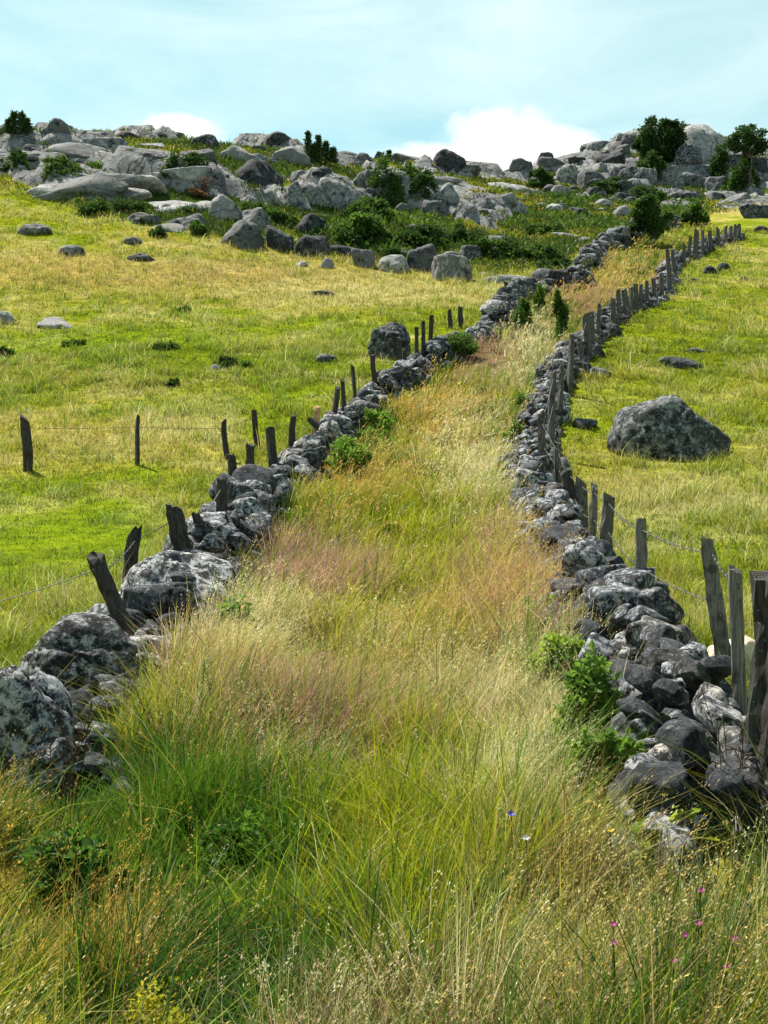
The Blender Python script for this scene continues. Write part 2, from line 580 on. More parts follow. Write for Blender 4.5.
_LY = np.concatenate([[0.0], LINES['L'][1][:, 1], LINES['LU'][1][:, 1], LINES['LF'][1][:, 1]])
_LX = np.concatenate([[-3.4], LINES['L'][1][:, 0], LINES['LU'][1][:, 0], LINES['LF'][1][:, 0]])
_o = np.argsort(_LY); _LY, _LX = _LY[_o], _LX[_o]
_RY = np.concatenate([[0.0], LINES['R'][1][:, 1]])
_RX = np.concatenate([[2.6], LINES['R'][1][:, 0]])
_o = np.argsort(_RY); _RY, _RX = _RY[_o], _RX[_o]


def in_lane(X, Y):
    """0..1 across the lane (left wall to right wall); outside it below 0 or above 1"""
    l, r = np.interp(Y, _LY, _LX), np.interp(Y, _RY, _RX)
    return (X - l) / np.maximum(r - l, 0.5)


# ------------------------------------------------------------------ colours of the vegetation
C = {k: np.array(v) for k, v in {
    'green': (0.085, 0.17, 0.010), 'deep': (0.022, 0.08, 0.010), 'yellow': (0.27, 0.295, 0.012), 'tan': (0.50, 0.37, 0.11),
    'pale': (0.64, 0.55, 0.29), 'pink': (0.46, 0.24, 0.19), 'orange': (0.50, 0.31, 0.065), 'lawn': (0.185, 0.265, 0.012), 'heath': (0.04, 0.062, 0.012),
    'brown': (0.17, 0.09, 0.035)}.items()}
KINDS = list(C)


def field_weights(px, py, X, Y):
    """how much of each kind of grass grows at a spot (spots written as seen in the photograph, on the ground there)"""
    n = len(X)
    W = {k: np.zeros(n) for k in KINDS}
    a = fbm2(X, Y, 2.6, 21, 3)
    b = fbm2(X, Y, 6.5, 22, 3)
    c = fbm2(X, Y, 1.1, 23, 2)
    W['yellow'] += 1.0
    W['lawn'] += 0.5 + 1.3 * b
    W['tan'] += 0.12 + 1.5 * a
    W['pale'] += 0.12 + 1.0 * c + 0.8 * a
    W['green'] += 0.25 - 1.3 * a

    def spot(k, x, y, rx, ry, w):
        W[k] += w * np.exp(-(((px - x) / rx) ** 2 + ((py - y) / ry) ** 2))
    spot('lawn', 60, 545, 150, 50, 4.0)
    spot('green', 40, 520, 150, 16, 1.0)
    spot('tan', 100, 440, 140, 26, 1.3); spot('pale', 170, 432, 60, 18, 1.5)
    spot('tan', 180, 560, 30, 60, 2.5); spot('pale', 150, 590, 40, 40, 1.5)
    spot('lawn', 160, 365, 240, 45, 2.4); spot('green', 60, 345, 100, 14, 1.0)
    spot('tan', 300, 285, 210, 20, 1.8); spot('pale', 360, 292, 120, 12, 2.2); spot('pink', 200, 275, 160, 14, 0.9)
    spot('tan', 60, 270, 120, 20, 2.0); spot('pink', 40, 262, 60, 8, 0.5)
    spot('yellow', 90, 215, 120, 20, 1.6)
    spot('yellow', 660, 400, 140, 120, 1.2); spot('green', 700, 320, 90, 50, 0.5)
    spot('pale', 660, 520, 120, 40, 0.9); spot('tan', 620, 470, 70, 25, 0.7)
    spot('tan', 720, 205, 60, 12, 2.0); spot('pale', 745, 205, 40, 8, 1.5)
    return W


def lane_weights(px, py, X, Y, v):
    n = len(X)
    W = {k: np.zeros(n) for k in KINDS}
    a = fbm2(X, Y, 1.3, 31, 3)
    b = fbm2(X, Y, 0.7, 32, 2)
    W['yellow'] += 0.95 + 0.6 * b
    W['green'] += 0.7 - 1.3 * a
    W['deep'] += 0.1 - 0.7 * b
    W['tan'] += 0.45 + 1.2 * a
    W['pale'] += 0.2 + 0.9 * b
    W['brown'] += 0.05 + 0.3 * b
    for i_, k_ in enumerate(('yellow', 'green', 'tan', 'pale', 'pink', 'orange', 'deep')):
        W[k_] += (0.9 if k_ in ('yellow', 'green') else 0.55) * np.clip(fbm2(X, Y, 0.9 + 0.12 * i_, 310 + i_, 2) * 2.2, 0, None)

    def spot(k, x, y, rx, ry, w):
        W[k] += 2.0 * w * np.exp(-(((px - x) / rx) ** 2 + ((py - y) / ry) ** 2))
    spot('pink', 300, 595, 65, 34, 1.7); spot('pink', 490, 585, 70, 40, 1.7); spot('pink', 300, 745, 120, 50, 1.9); spot('pink', 540, 640, 50, 26, 2.2); spot('pale', 470, 700, 70, 40, 1.6); spot('pale', 540, 800, 50, 60, 1.4)
    spot('pink', 480, 355, 36, 18, 2.0); spot('pale', 525, 352, 26, 30, 3.5); spot('pink', 590, 300, 30, 16, 2.0); spot('tan', 600, 285, 40, 24, 2.5)
    spot('orange', 430, 415, 45, 36, 1.1); spot('tan', 430, 415, 50, 40, 1.0); spot('orange', 350, 500, 70, 34, 1.0); spot('tan', 380, 480, 60, 40, 0.8)
    spot('yellow', 420, 545, 50, 60, 2.0); spot('pale', 470, 470, 40, 60, 1.5); spot('tan', 520, 590, 60, 60, 1.3)
    spot('pale', 220, 670, 90, 40, 3.0); spot('tan', 230, 710, 110, 50, 2.0); spot('tan', 450, 680, 110, 60, 1.5); spot('pale', 560, 690, 60, 60, 1.5)
    spot('green', 570, 690, 60, 30, 2.0); spot('deep', 230, 870, 170, 50, 1.6); spot('green', 230, 900, 200, 70, 2.0); spot('deep', 330, 1010, 120, 60, 1.2); spot('green', 560, 900, 90, 40, 1.2); spot('green', 610, 800, 70, 60, 2.0)
    spot('yellow', 410, 900, 60, 120, 3.0); spot('yellow', 420, 1000, 70, 60, 3.0); spot('orange', 350, 920, 60, 50, 1.2)
    spot('pale', 500, 860, 50, 70, 1.6); spot('tan', 520, 960, 80, 60, 1.2); spot('brown', 650, 1010, 170, 70, 2.4); spot('pale', 620, 1080, 200, 60, 1.2); spot('tan', 560, 1060, 150, 60, 1.4); spot('pale', 230, 1080, 160, 50, 1.0); spot('deep', 200, 1010, 180, 80, 1.8); spot('deep', 700, 1040, 120, 80, 1.4); spot('deep', 430, 1080, 90, 60, 1.2); spot('orange', 60, 1010, 110, 60, 1.0); spot('brown', 350, 1100, 120, 60, 1.2); spot('brown', 260, 940, 80, 40, 0.8)  # deep spots near the bottom: dark grass, plus vignette darkening put into its colour
    spot('orange', 60, 900, 90, 70, 1.6); spot('deep', 440, 800, 40, 30, 1.6); spot('deep', 120, 800, 70, 40, 1.0); spot('deep', 700, 920, 80, 40, 1.8)
    spot('deep', 240, 580, 22, 40, 2.0); spot('green', 380, 430, 22, 60, 1.2); spot('green', 400, 375, 30, 30, 1.0); spot('green', 540, 400, 20, 60, 1.0)
    return W


def clump_r(X, Y, size, seed):
    """one random number per clump: neighbours within an uneven patch share it"""
    x = X / size + 0.9 * fbm2(X, Y, size * 1.3, seed, 2)
    y = Y / size + 0.9 * fbm2(X, Y, size * 1.3, seed + 3, 2)
    return _hash(np.floor(x).astype(np.int64), np.floor(y).astype(np.int64), np.zeros(len(X), np.int64), seed)


def pick(W, sharp=1.0, r=None):
    """one kind of grass per blade, by weight -> kind index, colour"""
    A = np.clip(np.stack([W[k] for k in KINDS], 1), 0, None) ** sharp
    A = np.cumsum(A / A.sum(1)[:, None], 1)
    r = (rng.random(len(A)) if r is None else np.clip(r, 0, 0.9999))[:, None]
    idx = np.minimum((A < r).sum(1), len(KINDS) - 1)
    return idx, np.stack([C[k] for k in KINDS])[idx]


def mean_col(W):
    A = np.clip(np.stack([W[k] for k in KINDS], 1), 0, None)
    A = A / A.sum(1)[:, None]
    return A @ np.stack([C[k] for k in KINDS])


def heath_mask(px, py, Y):
    """where the rocky heath takes over from the pasture (left of the lane and on the far hill)"""
    edge = np.interp(px, [-200, 0, 100, 200, 300, 400, 490, 560, 600, 640, 768, 1000], [180, 186, 214, 232, 254, 268, 276, 262, 240, 226, 200, 196])
    return smooth(6, -6, py - edge) * smooth(70, 76, Y)


# ------------------------------------------------------------------ the ground, one sheet out to the horizon
def build_ground():
    ys = np.concatenate([np.linspace(-60, 2, 24), 2 + np.cumsum(np.linspace(0.22, 0.62, 440))])
    ys = ys[ys < 235]
    ys = np.concatenate([ys, ys[-1] + np.cumsum(np.geomspace(1.5, 420, 34))])
    t = np.linspace(-1, 1, 241)
    xs = np.sign(t) * (np.minimum(np.abs(t), 0.85) / 0.85)
    ext = np.clip((np.abs(t) - 0.85) / 0.15, 0, 1)
    Yg, Tg = np.meshgrid(ys, xs, indexing='ij')
    Eg = np.meshgrid(ys, np.sign(t) * ext ** 2, indexing='ij')[1]
    half = 8 + 0.40 * np.clip(Yg, 0, None)
    X = Tg * half + Eg * (60 + 1.6 * np.abs(Yg))
    Z = ground(X.ravel(), Yg.ravel())
    V = np.stack([X.ravel(), Yg.ravel(), Z], 1)
    px, py = project(V[:, 0], V[:, 1], Z)
    lane = in_lane(V[:, 0], V[:, 1])
    c1 = mean_col(field_weights(px, py, V[:, 0], V[:, 1]))
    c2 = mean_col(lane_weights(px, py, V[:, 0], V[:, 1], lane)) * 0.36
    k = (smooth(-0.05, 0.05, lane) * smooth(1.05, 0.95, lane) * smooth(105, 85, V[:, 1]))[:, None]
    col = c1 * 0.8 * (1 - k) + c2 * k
    h = heath_mask(px, py, V[:, 1])
    hn = fbm2(V[:, 0], V[:, 1], 6, 41, 4)
    hc = np.stack([C['heath']] * len(V)) * 1.2 + (smooth(-0.05, 0.35, hn)[:, None]) * (C['yellow'] * 0.75 - C['heath'])
    col = col * (1 - h[:, None]) + hc * h[:, None]
    rm, f = ledge(V[:, 0], np.clip(V[:, 1], 0, 4499), V[:, 0] / np.maximum(V[:, 1], 1.0))
    rock = smooth(0.06, 0.14, f) * rm
    nx = len(t)
    i = np.arange(len(ys) - 1)[:, None] * nx + np.arange(nx - 1)[None, :]
    i = i.ravel()
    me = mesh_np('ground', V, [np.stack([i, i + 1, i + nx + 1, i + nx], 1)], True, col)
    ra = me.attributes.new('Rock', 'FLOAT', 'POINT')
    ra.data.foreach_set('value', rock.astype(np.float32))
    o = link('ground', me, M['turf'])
    tag(o, 'rising grassy hillside crossed by the walled lane', 'ground', kind='structure')


build_ground()

# ------------------------------------------------------------------ rocks
FOOT = []        # footprints of rocks: x, y, rx, ry


def boulder(name, label, px, base, w, h, mat='crag', kind='round', seed=0, level=4, depth=None, sink=0.5, yaw=None, tilt=0.0, group=None, cat='boulder', rough=1.0, planes=None):
    """a rock whose foot is seen at (px, base) and that shows w x h pixels"""
    p = at(px, base)
    D = p.y
    r = np.random.default_rng(seed + 900)
    W, H = w / F * D, h / F * D
    P, Fc = rock_shape(seed * 7 + 3, level, kind, rough, planes)
    # local slope of the ground
    g = (gz(p.x, p.y + 1.5) - gz(p.x, p.y - 1.5)) / 3.0
    if kind == 'slab':
        run = min(max(1.15 * H / max(g, 0.25), W * 0.5), W * 1.3)
        dims = np.array([W / 2 * 1.08, run / 2, max(0.22 * H, 0.14 * W) + 0.1])
        yaw = r.uniform(-0.25, 0.25) if yaw is None else yaw
        rot = Matrix.Rotation(math.atan(g) * 0.92, 3, 'X') @ Matrix.Rotation(tilt, 3, 'Y') @ Matrix.Rotation(yaw, 3, 'Z')
        c = Vector((p.x, D + run / 2 * 0.92, 0))
        c.z = gz(c.x, c.y) - dims[2] * 0.55
    else:
        dep = (depth if depth else r.uniform(0.75, 1.05)) * W
        hh = H * (1 + sink)
        dims = np.array([W / 2, dep / 2, hh / 2])
        yaw = r.uniform(-0.3, 0.3) if yaw is None else yaw
        rot = Matrix.Rotation(tilt, 3, 'Y') @ Matrix.Rotation(yaw, 3, 'Z')
        c = Vector((p.x, D + dep * 0.42, p.z + H - hh / 2))
    R = np.array(rot)
    V = (P * dims) @ R.T
    if kind != 'slab':      # keep the seen width and height after turning
        ex = np.abs(V[:, [0, 2]]).max(0)
        V[:, 0] *= (W / 2) / ex[0]
        V[:, 2] *= (hh / 2) / ex[1]
    me = mesh_np(name, V, [Fc], True)
    o = link(name, me, M[mat], None, c)
    tag(o, label, cat, group)
    FOOT.append((c.x, c.y, abs(V[:, 0]).max() * 0.85, abs(V[:, 1]).max() * 0.85))
    return o


B = boulder
# boulders at the near end of the left wall
B('boulder', 'huge rounded wall boulder splashed with white and black lichen below the nearest leaning post', 64, 724, 134, 106, 'crust', 'round', 3, 5, 0.8, 0.1, 0.0)
B('boulder', 'dark round boulder cut by the left edge of the picture, lowest of the left wall', 10, 812, 112, 140, 'wall', 'round', 6, 5, 0.9, 0.2, 0.0, 0.0, planes=[(-1, 0, .2, .9), (1, 0, .22, .86), (.55, -.1, .83, .72), (-.4, 0, .9, .8), (0, -1, .3, .75), (0, 1, .3, .8), (.6, -.7, .4, .78), (0, .1, 1, .72), (0, 0, -1, .8)])
B('boulder', 'wide whitish boulder with ridged top just uphill of the leaning black post', 166, 645, 124, 92, 'crust', 'round', 44, 5, 1.1, 0.25, -0.2)
B('stone', 'small cream stone wedged under the big lichen boulder beside the grass', 132, 712, 34, 34, 'cream', 'round', 4, 3, cat='stone')
B('stone', 'brownish flat stone resting between the two lowest left boulders', 52, 735, 44, 38, 'wall', 'block', 5, 4, cat='stone')
# right pasture
B('boulder', 'big lone humped dark granite boulder in the right-hand pasture', 679, 460, 128, 69, 'boulder', 'round', 77, 5, 0.75, 0.15, 0.0, 0.0, planes=[(-1, 0, .22, .93), (-.30, -.1, .95, .66), (.60, -.1, .78, .50), (.1, -1, .38, .72), (.5, -.9, .3, .75), (-.7, -.7, .3, .85), (0, 1, .3, .8), (0, 0, -1, .7), (1, 0, .25, .97)])
B('boulder', 'low dark flat rock in the pasture uphill of the big lone boulder', 687, 369, 50, 15, 'boulder', 'round', 7, 4)
B('stone', 'small grey stone between the wall and the big lone boulder', 587, 430, 25, 12, 'boulder', 'block', 8, 3, cat='stone')
B('stone', 'thin pale stone sunk in grass above the low dark flat rock', 699, 353, 25, 6, 'crag', 'round', 9, 3, cat='stone')
B('stone', 'rounded dark stone leaning on the field side of the wall by clustered posts', 598, 358, 17, 15, 'boulder', 'round', 10, 3, cat='stone')
B('boulder', 'squat dark boulder against the wall foot below the row of thin posts', 610, 337, 31, 16, 'boulder', 'round', 11, 4)
B('stone', 'pale flat stones slab lying in grass right of the wall bend', 603, 378, 32, 12, 'crag', 'round', 12, 4, cat='stone')
B('boulder', 'smooth cream boulder behind the two nearest right posts', 742, 692, 66, 54, 'cream', 'round', 13, 5, 0.8, 0.1)
B('stone', 'pale stone in the pasture grass behind the post with sagging wire', 648, 600, 30, 18, 'cream', 'round', 14, 4, cat='stone')
B('stone', 'left stone of the dark pair in the upper right pasture', 711, 274, 17, 9, 'boulder', 'round', 15, 3, cat='stone')
B('stone', 'right stone of the dark pair in the upper right pasture', 725, 272, 15, 10, 'boulder', 'round', 16, 3, cat='stone')
B('stone', 'tiny dark stone below the dark pair near the upper posts', 695, 283, 12, 5, 'boulder', 'round', 17, 3, cat='stone')
B('stone', 'tiny flat stone in grass right of the dark pair', 743, 281, 14, 5, 'boulder', 'round', 18, 3, cat='stone')
B('boulder', 'long dark flat-topped boulder on the pale grass below the far tree', 759, 218, 40, 15, 'darkcrag', 'block', 19, 4, 0.6)
B('stone', 'dark stone at the right edge below the long flat-topped boulder', 764, 233, 18, 8, 'darkcrag', 'block', 20, 3, cat='stone')
# left pasture
B('boulder', 'pale-topped rounded boulder alone in the upper left meadow, leftmost of four', 31, 235, 38, 14, 'crag', 'round', 21, 4)
B('boulder', 'flat grey boulder in the upper left meadow, lower right of the pale-topped one', 67, 256, 36, 12, 'crag', 'block', 22, 4)
B('stone', 'small whitish stone in the meadow just above the flat dark one', 131, 245, 22, 10, 'crag', 'round', 23, 3, cat='stone')
B('boulder', 'low dark boulder in the meadow, rightmost of the four under the crag', 138, 262, 36, 11, 'darkcrag', 'round', 24, 4)
B('boulder', 'bleached grey slab sloping out of the meadow at the left', 50, 330, 46, 19, 'slab', 'slab', 25, 4, tilt=0.12)
B('stone', 'pale stone cut by the left edge beside the bleached slab', 2, 324, 26, 14, 'slab', 'round', 26, 4, cat='stone')
B('stone', 'dark flattish stone half sunk in the tan grass below the row of blocks', 323, 296, 24, 7, 'darkcrag', 'round', 27, 3, cat='stone')
B('stone', 'small grey stone in green pasture left of the dark upright boulder', 326, 363, 23, 10, 'boulder', 'round', 28, 3, cat='stone')
B('boulder', 'dark upright boulder standing behind the left wall halfway up', 389, 359, 44, 39, 'boulder', 'round', 29, 5, 0.8)
B('stone', 'small pale stone in the meadow right of the dark green bush', 215, 370, 11, 6, 'crag', 'round', 30, 3, cat='stone')
# row of blocks at the foot of the left crag
B('stone', 'little white stone at the foot of the crag, leftmost under the dark blocks', 301, 267, 14, 7, 'slab', 'round', 31, 3, cat='stone')
B('stone', 'small pale knob stone right of the little white stone at the crag foot', 327, 269, 16, 12, 'slab', 'round', 32, 3, cat='stone')
B('boulder', 'grey wedge block, first of the row of blocks below the juniper', 363, 268, 25, 21, 'crag', 'block', 33, 4)
B('boulder', 'broad pale rough block, second of the row below the juniper', 396, 273, 36, 21, 'slab', 'round', 34, 4)
B('boulder', 'tall block with pale top and dark base in the middle of the row', 423, 272, 33, 30, 'crag', 'block', 35, 4, 0.8, 0.5, -0.3, planes=[(-1, 0, .15, .8), (1, 0, .1, .86), (-.15, -.12, 1, .6), (0, -1, .15, .72), (0, 1, .1, .7), (-.5, 0, .9, .85), (0, 0, -1, .7)])
B('boulder', 'large squared block with a smooth dark face, foremost of the row', 452, 281, 42, 28, 'crag', 'block', 36, 4, 0.7, 0.5, 0.25, planes=[(-1, 0, .08, .84), (1, 0, .12, .9), (.10, .1, 1, .62), (0, -1, .1, .7), (0, 1, .1, .7), (.8, -.7, .2, .95), (0, 0, -1, .7)])
B('boulder', 'pale low rock showing behind the large squared block', 452, 261, 28, 10, 'slab', 'round', 37, 3)
B('boulder', 'dark squared block above and right of the large squared block', 471, 261, 25, 17, 'darkcrag', 'block', 38, 4, 0.8, 0.5, 0.3, planes=[(-1, 0, .05, .82), (1, 0, .2, .84), (.05, 0, 1, .6), (0, -1, .1, .7), (0, 1, .1, .7), (0, 0, -1, .7)])
B('boulder', 'pale sloping slab right of the large squared block', 486, 276, 30, 19, 'slab', 'slab', 39, 4)
B('boulder', 'long low pale ledge running from the blocks towards the upper wall', 508, 284, 56, 11, 'slab', 'round', 40, 4, 0.4)
B('boulder', 'angular pale boulder where the upper lane wall turns', 549, 289, 32, 23, 'crag', 'block', 41, 4)
B('boulder', 'small dark boulder with pale cap in heath above the upper wall', 533, 235, 15, 12, 'crag', 'round', 42, 3)
B('boulder', 'tilted grey slab in the green heath left of the far wall', 572, 238, 32, 13, 'slab', 'slab', 43, 4, tilt=0.2)
# the left crag
CRAGS = 'rocks of the left crag'
for args in [
    ('round grey boulder perched on the skyline near the left conifer bush', 52, 136, 31, 17, 'crag', 'round'),
    ('dark rock on the skyline at the far left edge', 3, 133, 12, 9, 'darkcrag', 'round'),
    ('small dark rock below the perched skyline boulder on the left', 31, 151, 18, 9, 'darkcrag', 'round'),
    ('flat pale slab on the heath at the far left of the crag', 25, 158, 28, 8, 'slab', 'slab'),
    ('pale slab right under the perched skyline boulder', 56, 147, 42, 11, 'slab', 'slab'),
    ('long pale shelf of rock crossing the upper left crag', 78, 162, 64, 15, 'slab', 'slab'),
    ('grey flat-topped skyline rock right of the perched boulder', 102, 148, 46, 14, 'crag', 'round'),
    ('dark low hump on the skyline under the left white cloud', 123, 139, 28, 10, 'darkcrag', 'round'),
    ('broad grey rock just right of the dark skyline hump', 155, 148, 42, 12, 'crag', 'round'),
    ('small dark rock on the skyline below the left white cloud', 161, 137, 21, 7, 'darkcrag', 'round'),
    ('dark ledge under the broad grey rock on the upper crag', 152, 157, 32, 9, 'darkcrag', 'block'),
    ('round dark dome boulder alone on the skyline right of the left cloud', 204, 146, 26, 16, 'darkcrag', 'round'),
    ('grey rock shelf below the round skyline dome', 193, 158, 40, 13, 'crag', 'round'),
    ('smooth pale dome between the round skyline boulder and the dark skyline boulder', 237, 160, 38, 19, 'slab', 'round'),
    ('biggest smooth sloping slab at the heart of the left crag', 123, 182, 58, 26, 'slab', 'slab'),
    ('small grey slab right of the biggest smooth slab', 157, 180, 25, 14, 'slab', 'slab'),
    ('wide low bedrock slab at the lower left of the crag', 75, 194, 80, 22, 'slab', 'slab'),
    ('thin slab edge above the meadow at the lower left of the crag', 56, 200, 46, 9, 'slab', 'slab'),
    ('cracked slab under the biggest smooth slab', 125, 200, 38, 18, 'slab', 'slab'),
    ('long diagonal slab running down the middle of the crag', 160, 212, 54, 30, 'slab', 'slab'),
    ('dark-fronted rock at the lower end of the diagonal slab', 185, 228, 44, 19, 'darkcrag', 'round'),
    ('narrow pale slab leaning at the foot of the diagonal slab', 160, 231, 38, 20, 'slab', 'slab'),
    ('grey rock among dark heath left of the narrow leaning slab', 138, 224, 27, 15, 'crag', 'round'),
    ('small pale rock between green tufts high on the crag', 180, 170, 18, 12, 'crag', 'round'),
    ('mottled rock right of the pinkish heather patch', 213, 186, 23, 19, 'crag', 'block'),
    ('pale-topped bulky boulder above the green hollow', 225, 220, 36, 28, 'slab', 'round'),
    ('thin pale stone between two bulky boulders of the crag', 248, 205, 20, 11, 'slab', 'round'),
    ('dark sheer rock face overgrown on top, above the tan meadow', 242, 249, 40, 35, 'crag', 'block'),
    ('dark boulder on the skyline with a peaked top', 274, 146, 38, 17, 'darkcrag', 'round'),
    ('large pale dome just below the peaked skyline boulder', 289, 163, 38, 23, 'slab', 'round'),
    ('bulky boulder blotched black and white in mid crag', 256, 187, 54, 33, 'darkcrag', 'round'),
    ('pale rounded rock beneath the blotched black and white boulder', 273, 205, 31, 19, 'slab', 'round'),
    ('upright grey rock right of the blotched boulder', 295, 206, 19, 25, 'crag', 'block'),
    ('little grey stone left of the conifers', 299, 176, 17, 8, 'crag', 'round'),
    ('dark square block stacked above another over the meadow', 313, 235, 35, 24, 'darkcrag', 'block'),
    ('lower of two stacked dark blocks over the meadow', 312, 258, 33, 24, 'darkcrag', 'block'),
    ('vertical cleft rock between the overgrown face and the stacked blocks', 277, 250, 28, 28, 'darkcrag', 'block'),
    ('low dark rock shelf right of the lower stacked block', 343, 256, 36, 13, 'darkcrag', 'block'),
    ('tall grey cliff rock with vertical joints, tallest of the crag', 346, 211, 54, 40, 'crag', 'block'),
    ('small dark rock under the conifers', 321, 178, 20, 9, 'darkcrag', 'round'),
    ('rounded grey skyline rock right of the conifers', 357, 167, 31, 18, 'crag', 'round'),
    ('little pointed rock on the skyline right of the conifers', 377, 161, 15, 11, 'darkcrag', 'block'),
    ('long rounded boulder jutting right of the tall cliff rock', 391, 192, 40, 25, 'crag', 'round'),
    ('dark rock tucked beside the tall cliff rock', 372, 206, 19, 19, 'darkcrag', 'block'),
    ('wide pale skyline hump left of the dark round one', 415, 161, 46, 13, 'crag', 'round'),
    ('dark round skyline boulder at the right end of the crag', 450, 172, 31, 21, 'darkcrag', 'round'),
    ('pale slab below the wide skyline hump', 424, 174, 32, 12, 'slab', 'slab'),
    ('thin pale slab below the dark round skyline boulder', 444, 182, 28, 11, 'slab', 'slab'),
    ('grey rounded rock on the right slope of the crag', 448, 200, 30, 17, 'crag', 'round'),
    ('dark-sided rock in dark green heath right of the tall cliff', 435, 217, 26, 19, 'crag', 'block'),
    ('small stone at the right end of the dark heath', 468, 218, 13, 10, 'crag', 'round'),
    ('flat skyline rock at the dip right of the crag', 470, 170, 22, 6, 'crag', 'round'),
    ('small grey rock in the heath above the row of blocks', 404, 214, 17, 12, 'crag', 'round'),
    ('broad fractured grey face left of the tall cliff rock', 312, 206, 36, 26, 'crag', 'block'),
    ('grey stepped rock below the blotched black and white boulder', 250, 226, 36, 20, 'crag', 'block'),
    ('wide grey rock band under the peaked skyline boulder', 262, 163, 40, 12, 'crag', 'block'),
    ('grey shelf between the rounded skyline rock and the jutting boulder', 372, 184, 36, 14, 'crag', 'block'),
    ('pale broken slab left of the pale-topped bulky boulder', 196, 210, 38, 22, 'slab', 'slab'),
    ('grey slab linking the smooth slabs with the mottled rock', 186, 192, 40, 18, 'slab', 'slab'),
    ('pale bedrock ledge sweeping across the saddle', 502, 190, 64, 14, 'slab', 'slab'),
    ('grey rock below the left end of the saddle ledge', 483, 208, 24, 12, 'crag', 'round'),
    ('bulky grey rock in the slope under the saddle ledge', 515, 215, 25, 15, 'crag', 'round'),
    ('small pale rock close under the saddle ledge', 508, 200, 20, 8, 'slab', 'round'),
    ('grey rock below the round bush on the saddle', 561, 196, 19, 12, 'crag', 'round'),
    ('pale rounded stone on the slope below the saddle bush', 555, 211, 17, 9, 'slab', 'round'),
    ('dark rock lower right of the saddle bush', 584, 219, 19, 12, 'darkcrag', 'block'),
    ('pale flat rock above the small tree beside the lane', 622, 216, 24, 12, 'slab', 'round'),
    ('small pale rock on the grassy slope left of the small tree', 604, 206, 19, 9, 'slab', 'round'),
]:
    a_ = list(args)
    a_[3] *= 1.3 if a_[6] == 'slab' else 1.12
    a_[6] = 'crag' if a_[6] == 'round' and a_[4] > 10 else a_[6]
    B('boulder', *a_, seed=100 + args[1] * 3 + args[2], level=4, group=CRAGS, sink=1.0)
# the far hilltop on the right
TOR = 'rocks of the right hilltop'
for args in [
    ('grey block at the left end of the far hilltop', 522, 171, 24, 12, 'crag', 'block'),
    ('little pointed rock topping the left end of the far hilltop', 527, 160, 11, 7, 'darkcrag', 'block'),
    ('small dark rock on the left ridge of the far hilltop', 548, 157, 18, 9, 'darkcrag', 'block'),
    ('grey ledge under the left ridge of the far hilltop', 553, 167, 26, 10, 'crag', 'block'),
    ('grey cube-like rock on the ridge left of the big round bush', 619, 155, 25, 14, 'crag', 'block'),
    ('small rock on the ridge nearest the big round bush', 630, 144, 15, 11, 'darkcrag', 'block'),
    ('dark flat rock on the middle ridge of the far hilltop', 594, 149, 22, 8, 'darkcrag', 'block'),
    ('pale rock face on the far slope above the saddle bush', 569, 179, 21, 16, 'crag', 'block'),
    ('big grey block in the middle of the far slope', 594, 186, 25, 19, 'crag', 'block'),
    ('small pale stone high on the middle far slope', 606, 171, 16, 9, 'slab', 'round'),
    ('grey block below the big round bush to its left', 621, 183, 20, 15, 'crag', 'block'),
    ('dark rock at the foot of the far slope', 598, 198, 19, 13, 'darkcrag', 'block'),
    ('pale upright block right under the big round bush', 672, 187, 24, 23, 'crag', 'block'),
    ('wide two-part ledge below the great dome', 699, 187, 42, 20, 'crag', 'block'),
    ('great pale granite dome crowning the far hilltop', 704, 163, 64, 50, 'slab', 'round'),
    ('dark rock on the skyline joining the big bush and the dome', 683, 140, 26, 20, 'darkcrag', 'round'),
    ('dark rock face under the left of the great dome', 690, 165, 28, 22, 'darkcrag', 'block'),
    ('low dark ledge at the bottom of the far hilltop', 690, 201, 38, 13, 'darkcrag', 'block'),
    ('small rock right of the low dark ledge', 717, 201, 20, 11, 'crag', 'block'),
    ('dark rock on the right skyline behind the far tree', 760, 172, 20, 18, 'darkcrag', 'block'),
    ('pale flat rock on the grass under the far tree', 742, 199, 26, 8, 'slab', 'round'),
    ('grey rock halfway between the far ledge and the middle block', 640, 193, 24, 12, 'crag', 'block'),
    ('narrow grey rock left of the pale upright block', 650, 180, 16, 14, 'crag', 'block'),
    ('small dark rock under the middle ridge', 578, 163, 16, 8, 'darkcrag', 'block'),
    ('dark stepped block right of the middle ridge rocks', 612, 163, 26, 14, 'darkcrag', 'block'),
    ('dark broad face under the big round bush, left of the pale upright block', 636, 180, 30, 16, 'darkcrag', 'block'),
    ('grey ledge between the far bush and the low dark ledge', 722, 190, 28, 14, 'crag', 'block'),
    ('dark low block at the foot of the middle far slope', 625, 203, 28, 12, 'darkcrag', 'block'),
    ('dark jutting rock right of the great dome', 735, 172, 24, 20, 'darkcrag', 'block'),
]:
    a_ = list(args)
    a_[3] *= 1.15
    a_[6] = 'crag' if a_[6] == 'round' and a_[3] < 50 else a_[6]
    B('boulder', *a_, seed=400 + args[1] * 3 + args[2], level=4, group=TOR, sink=1.0)


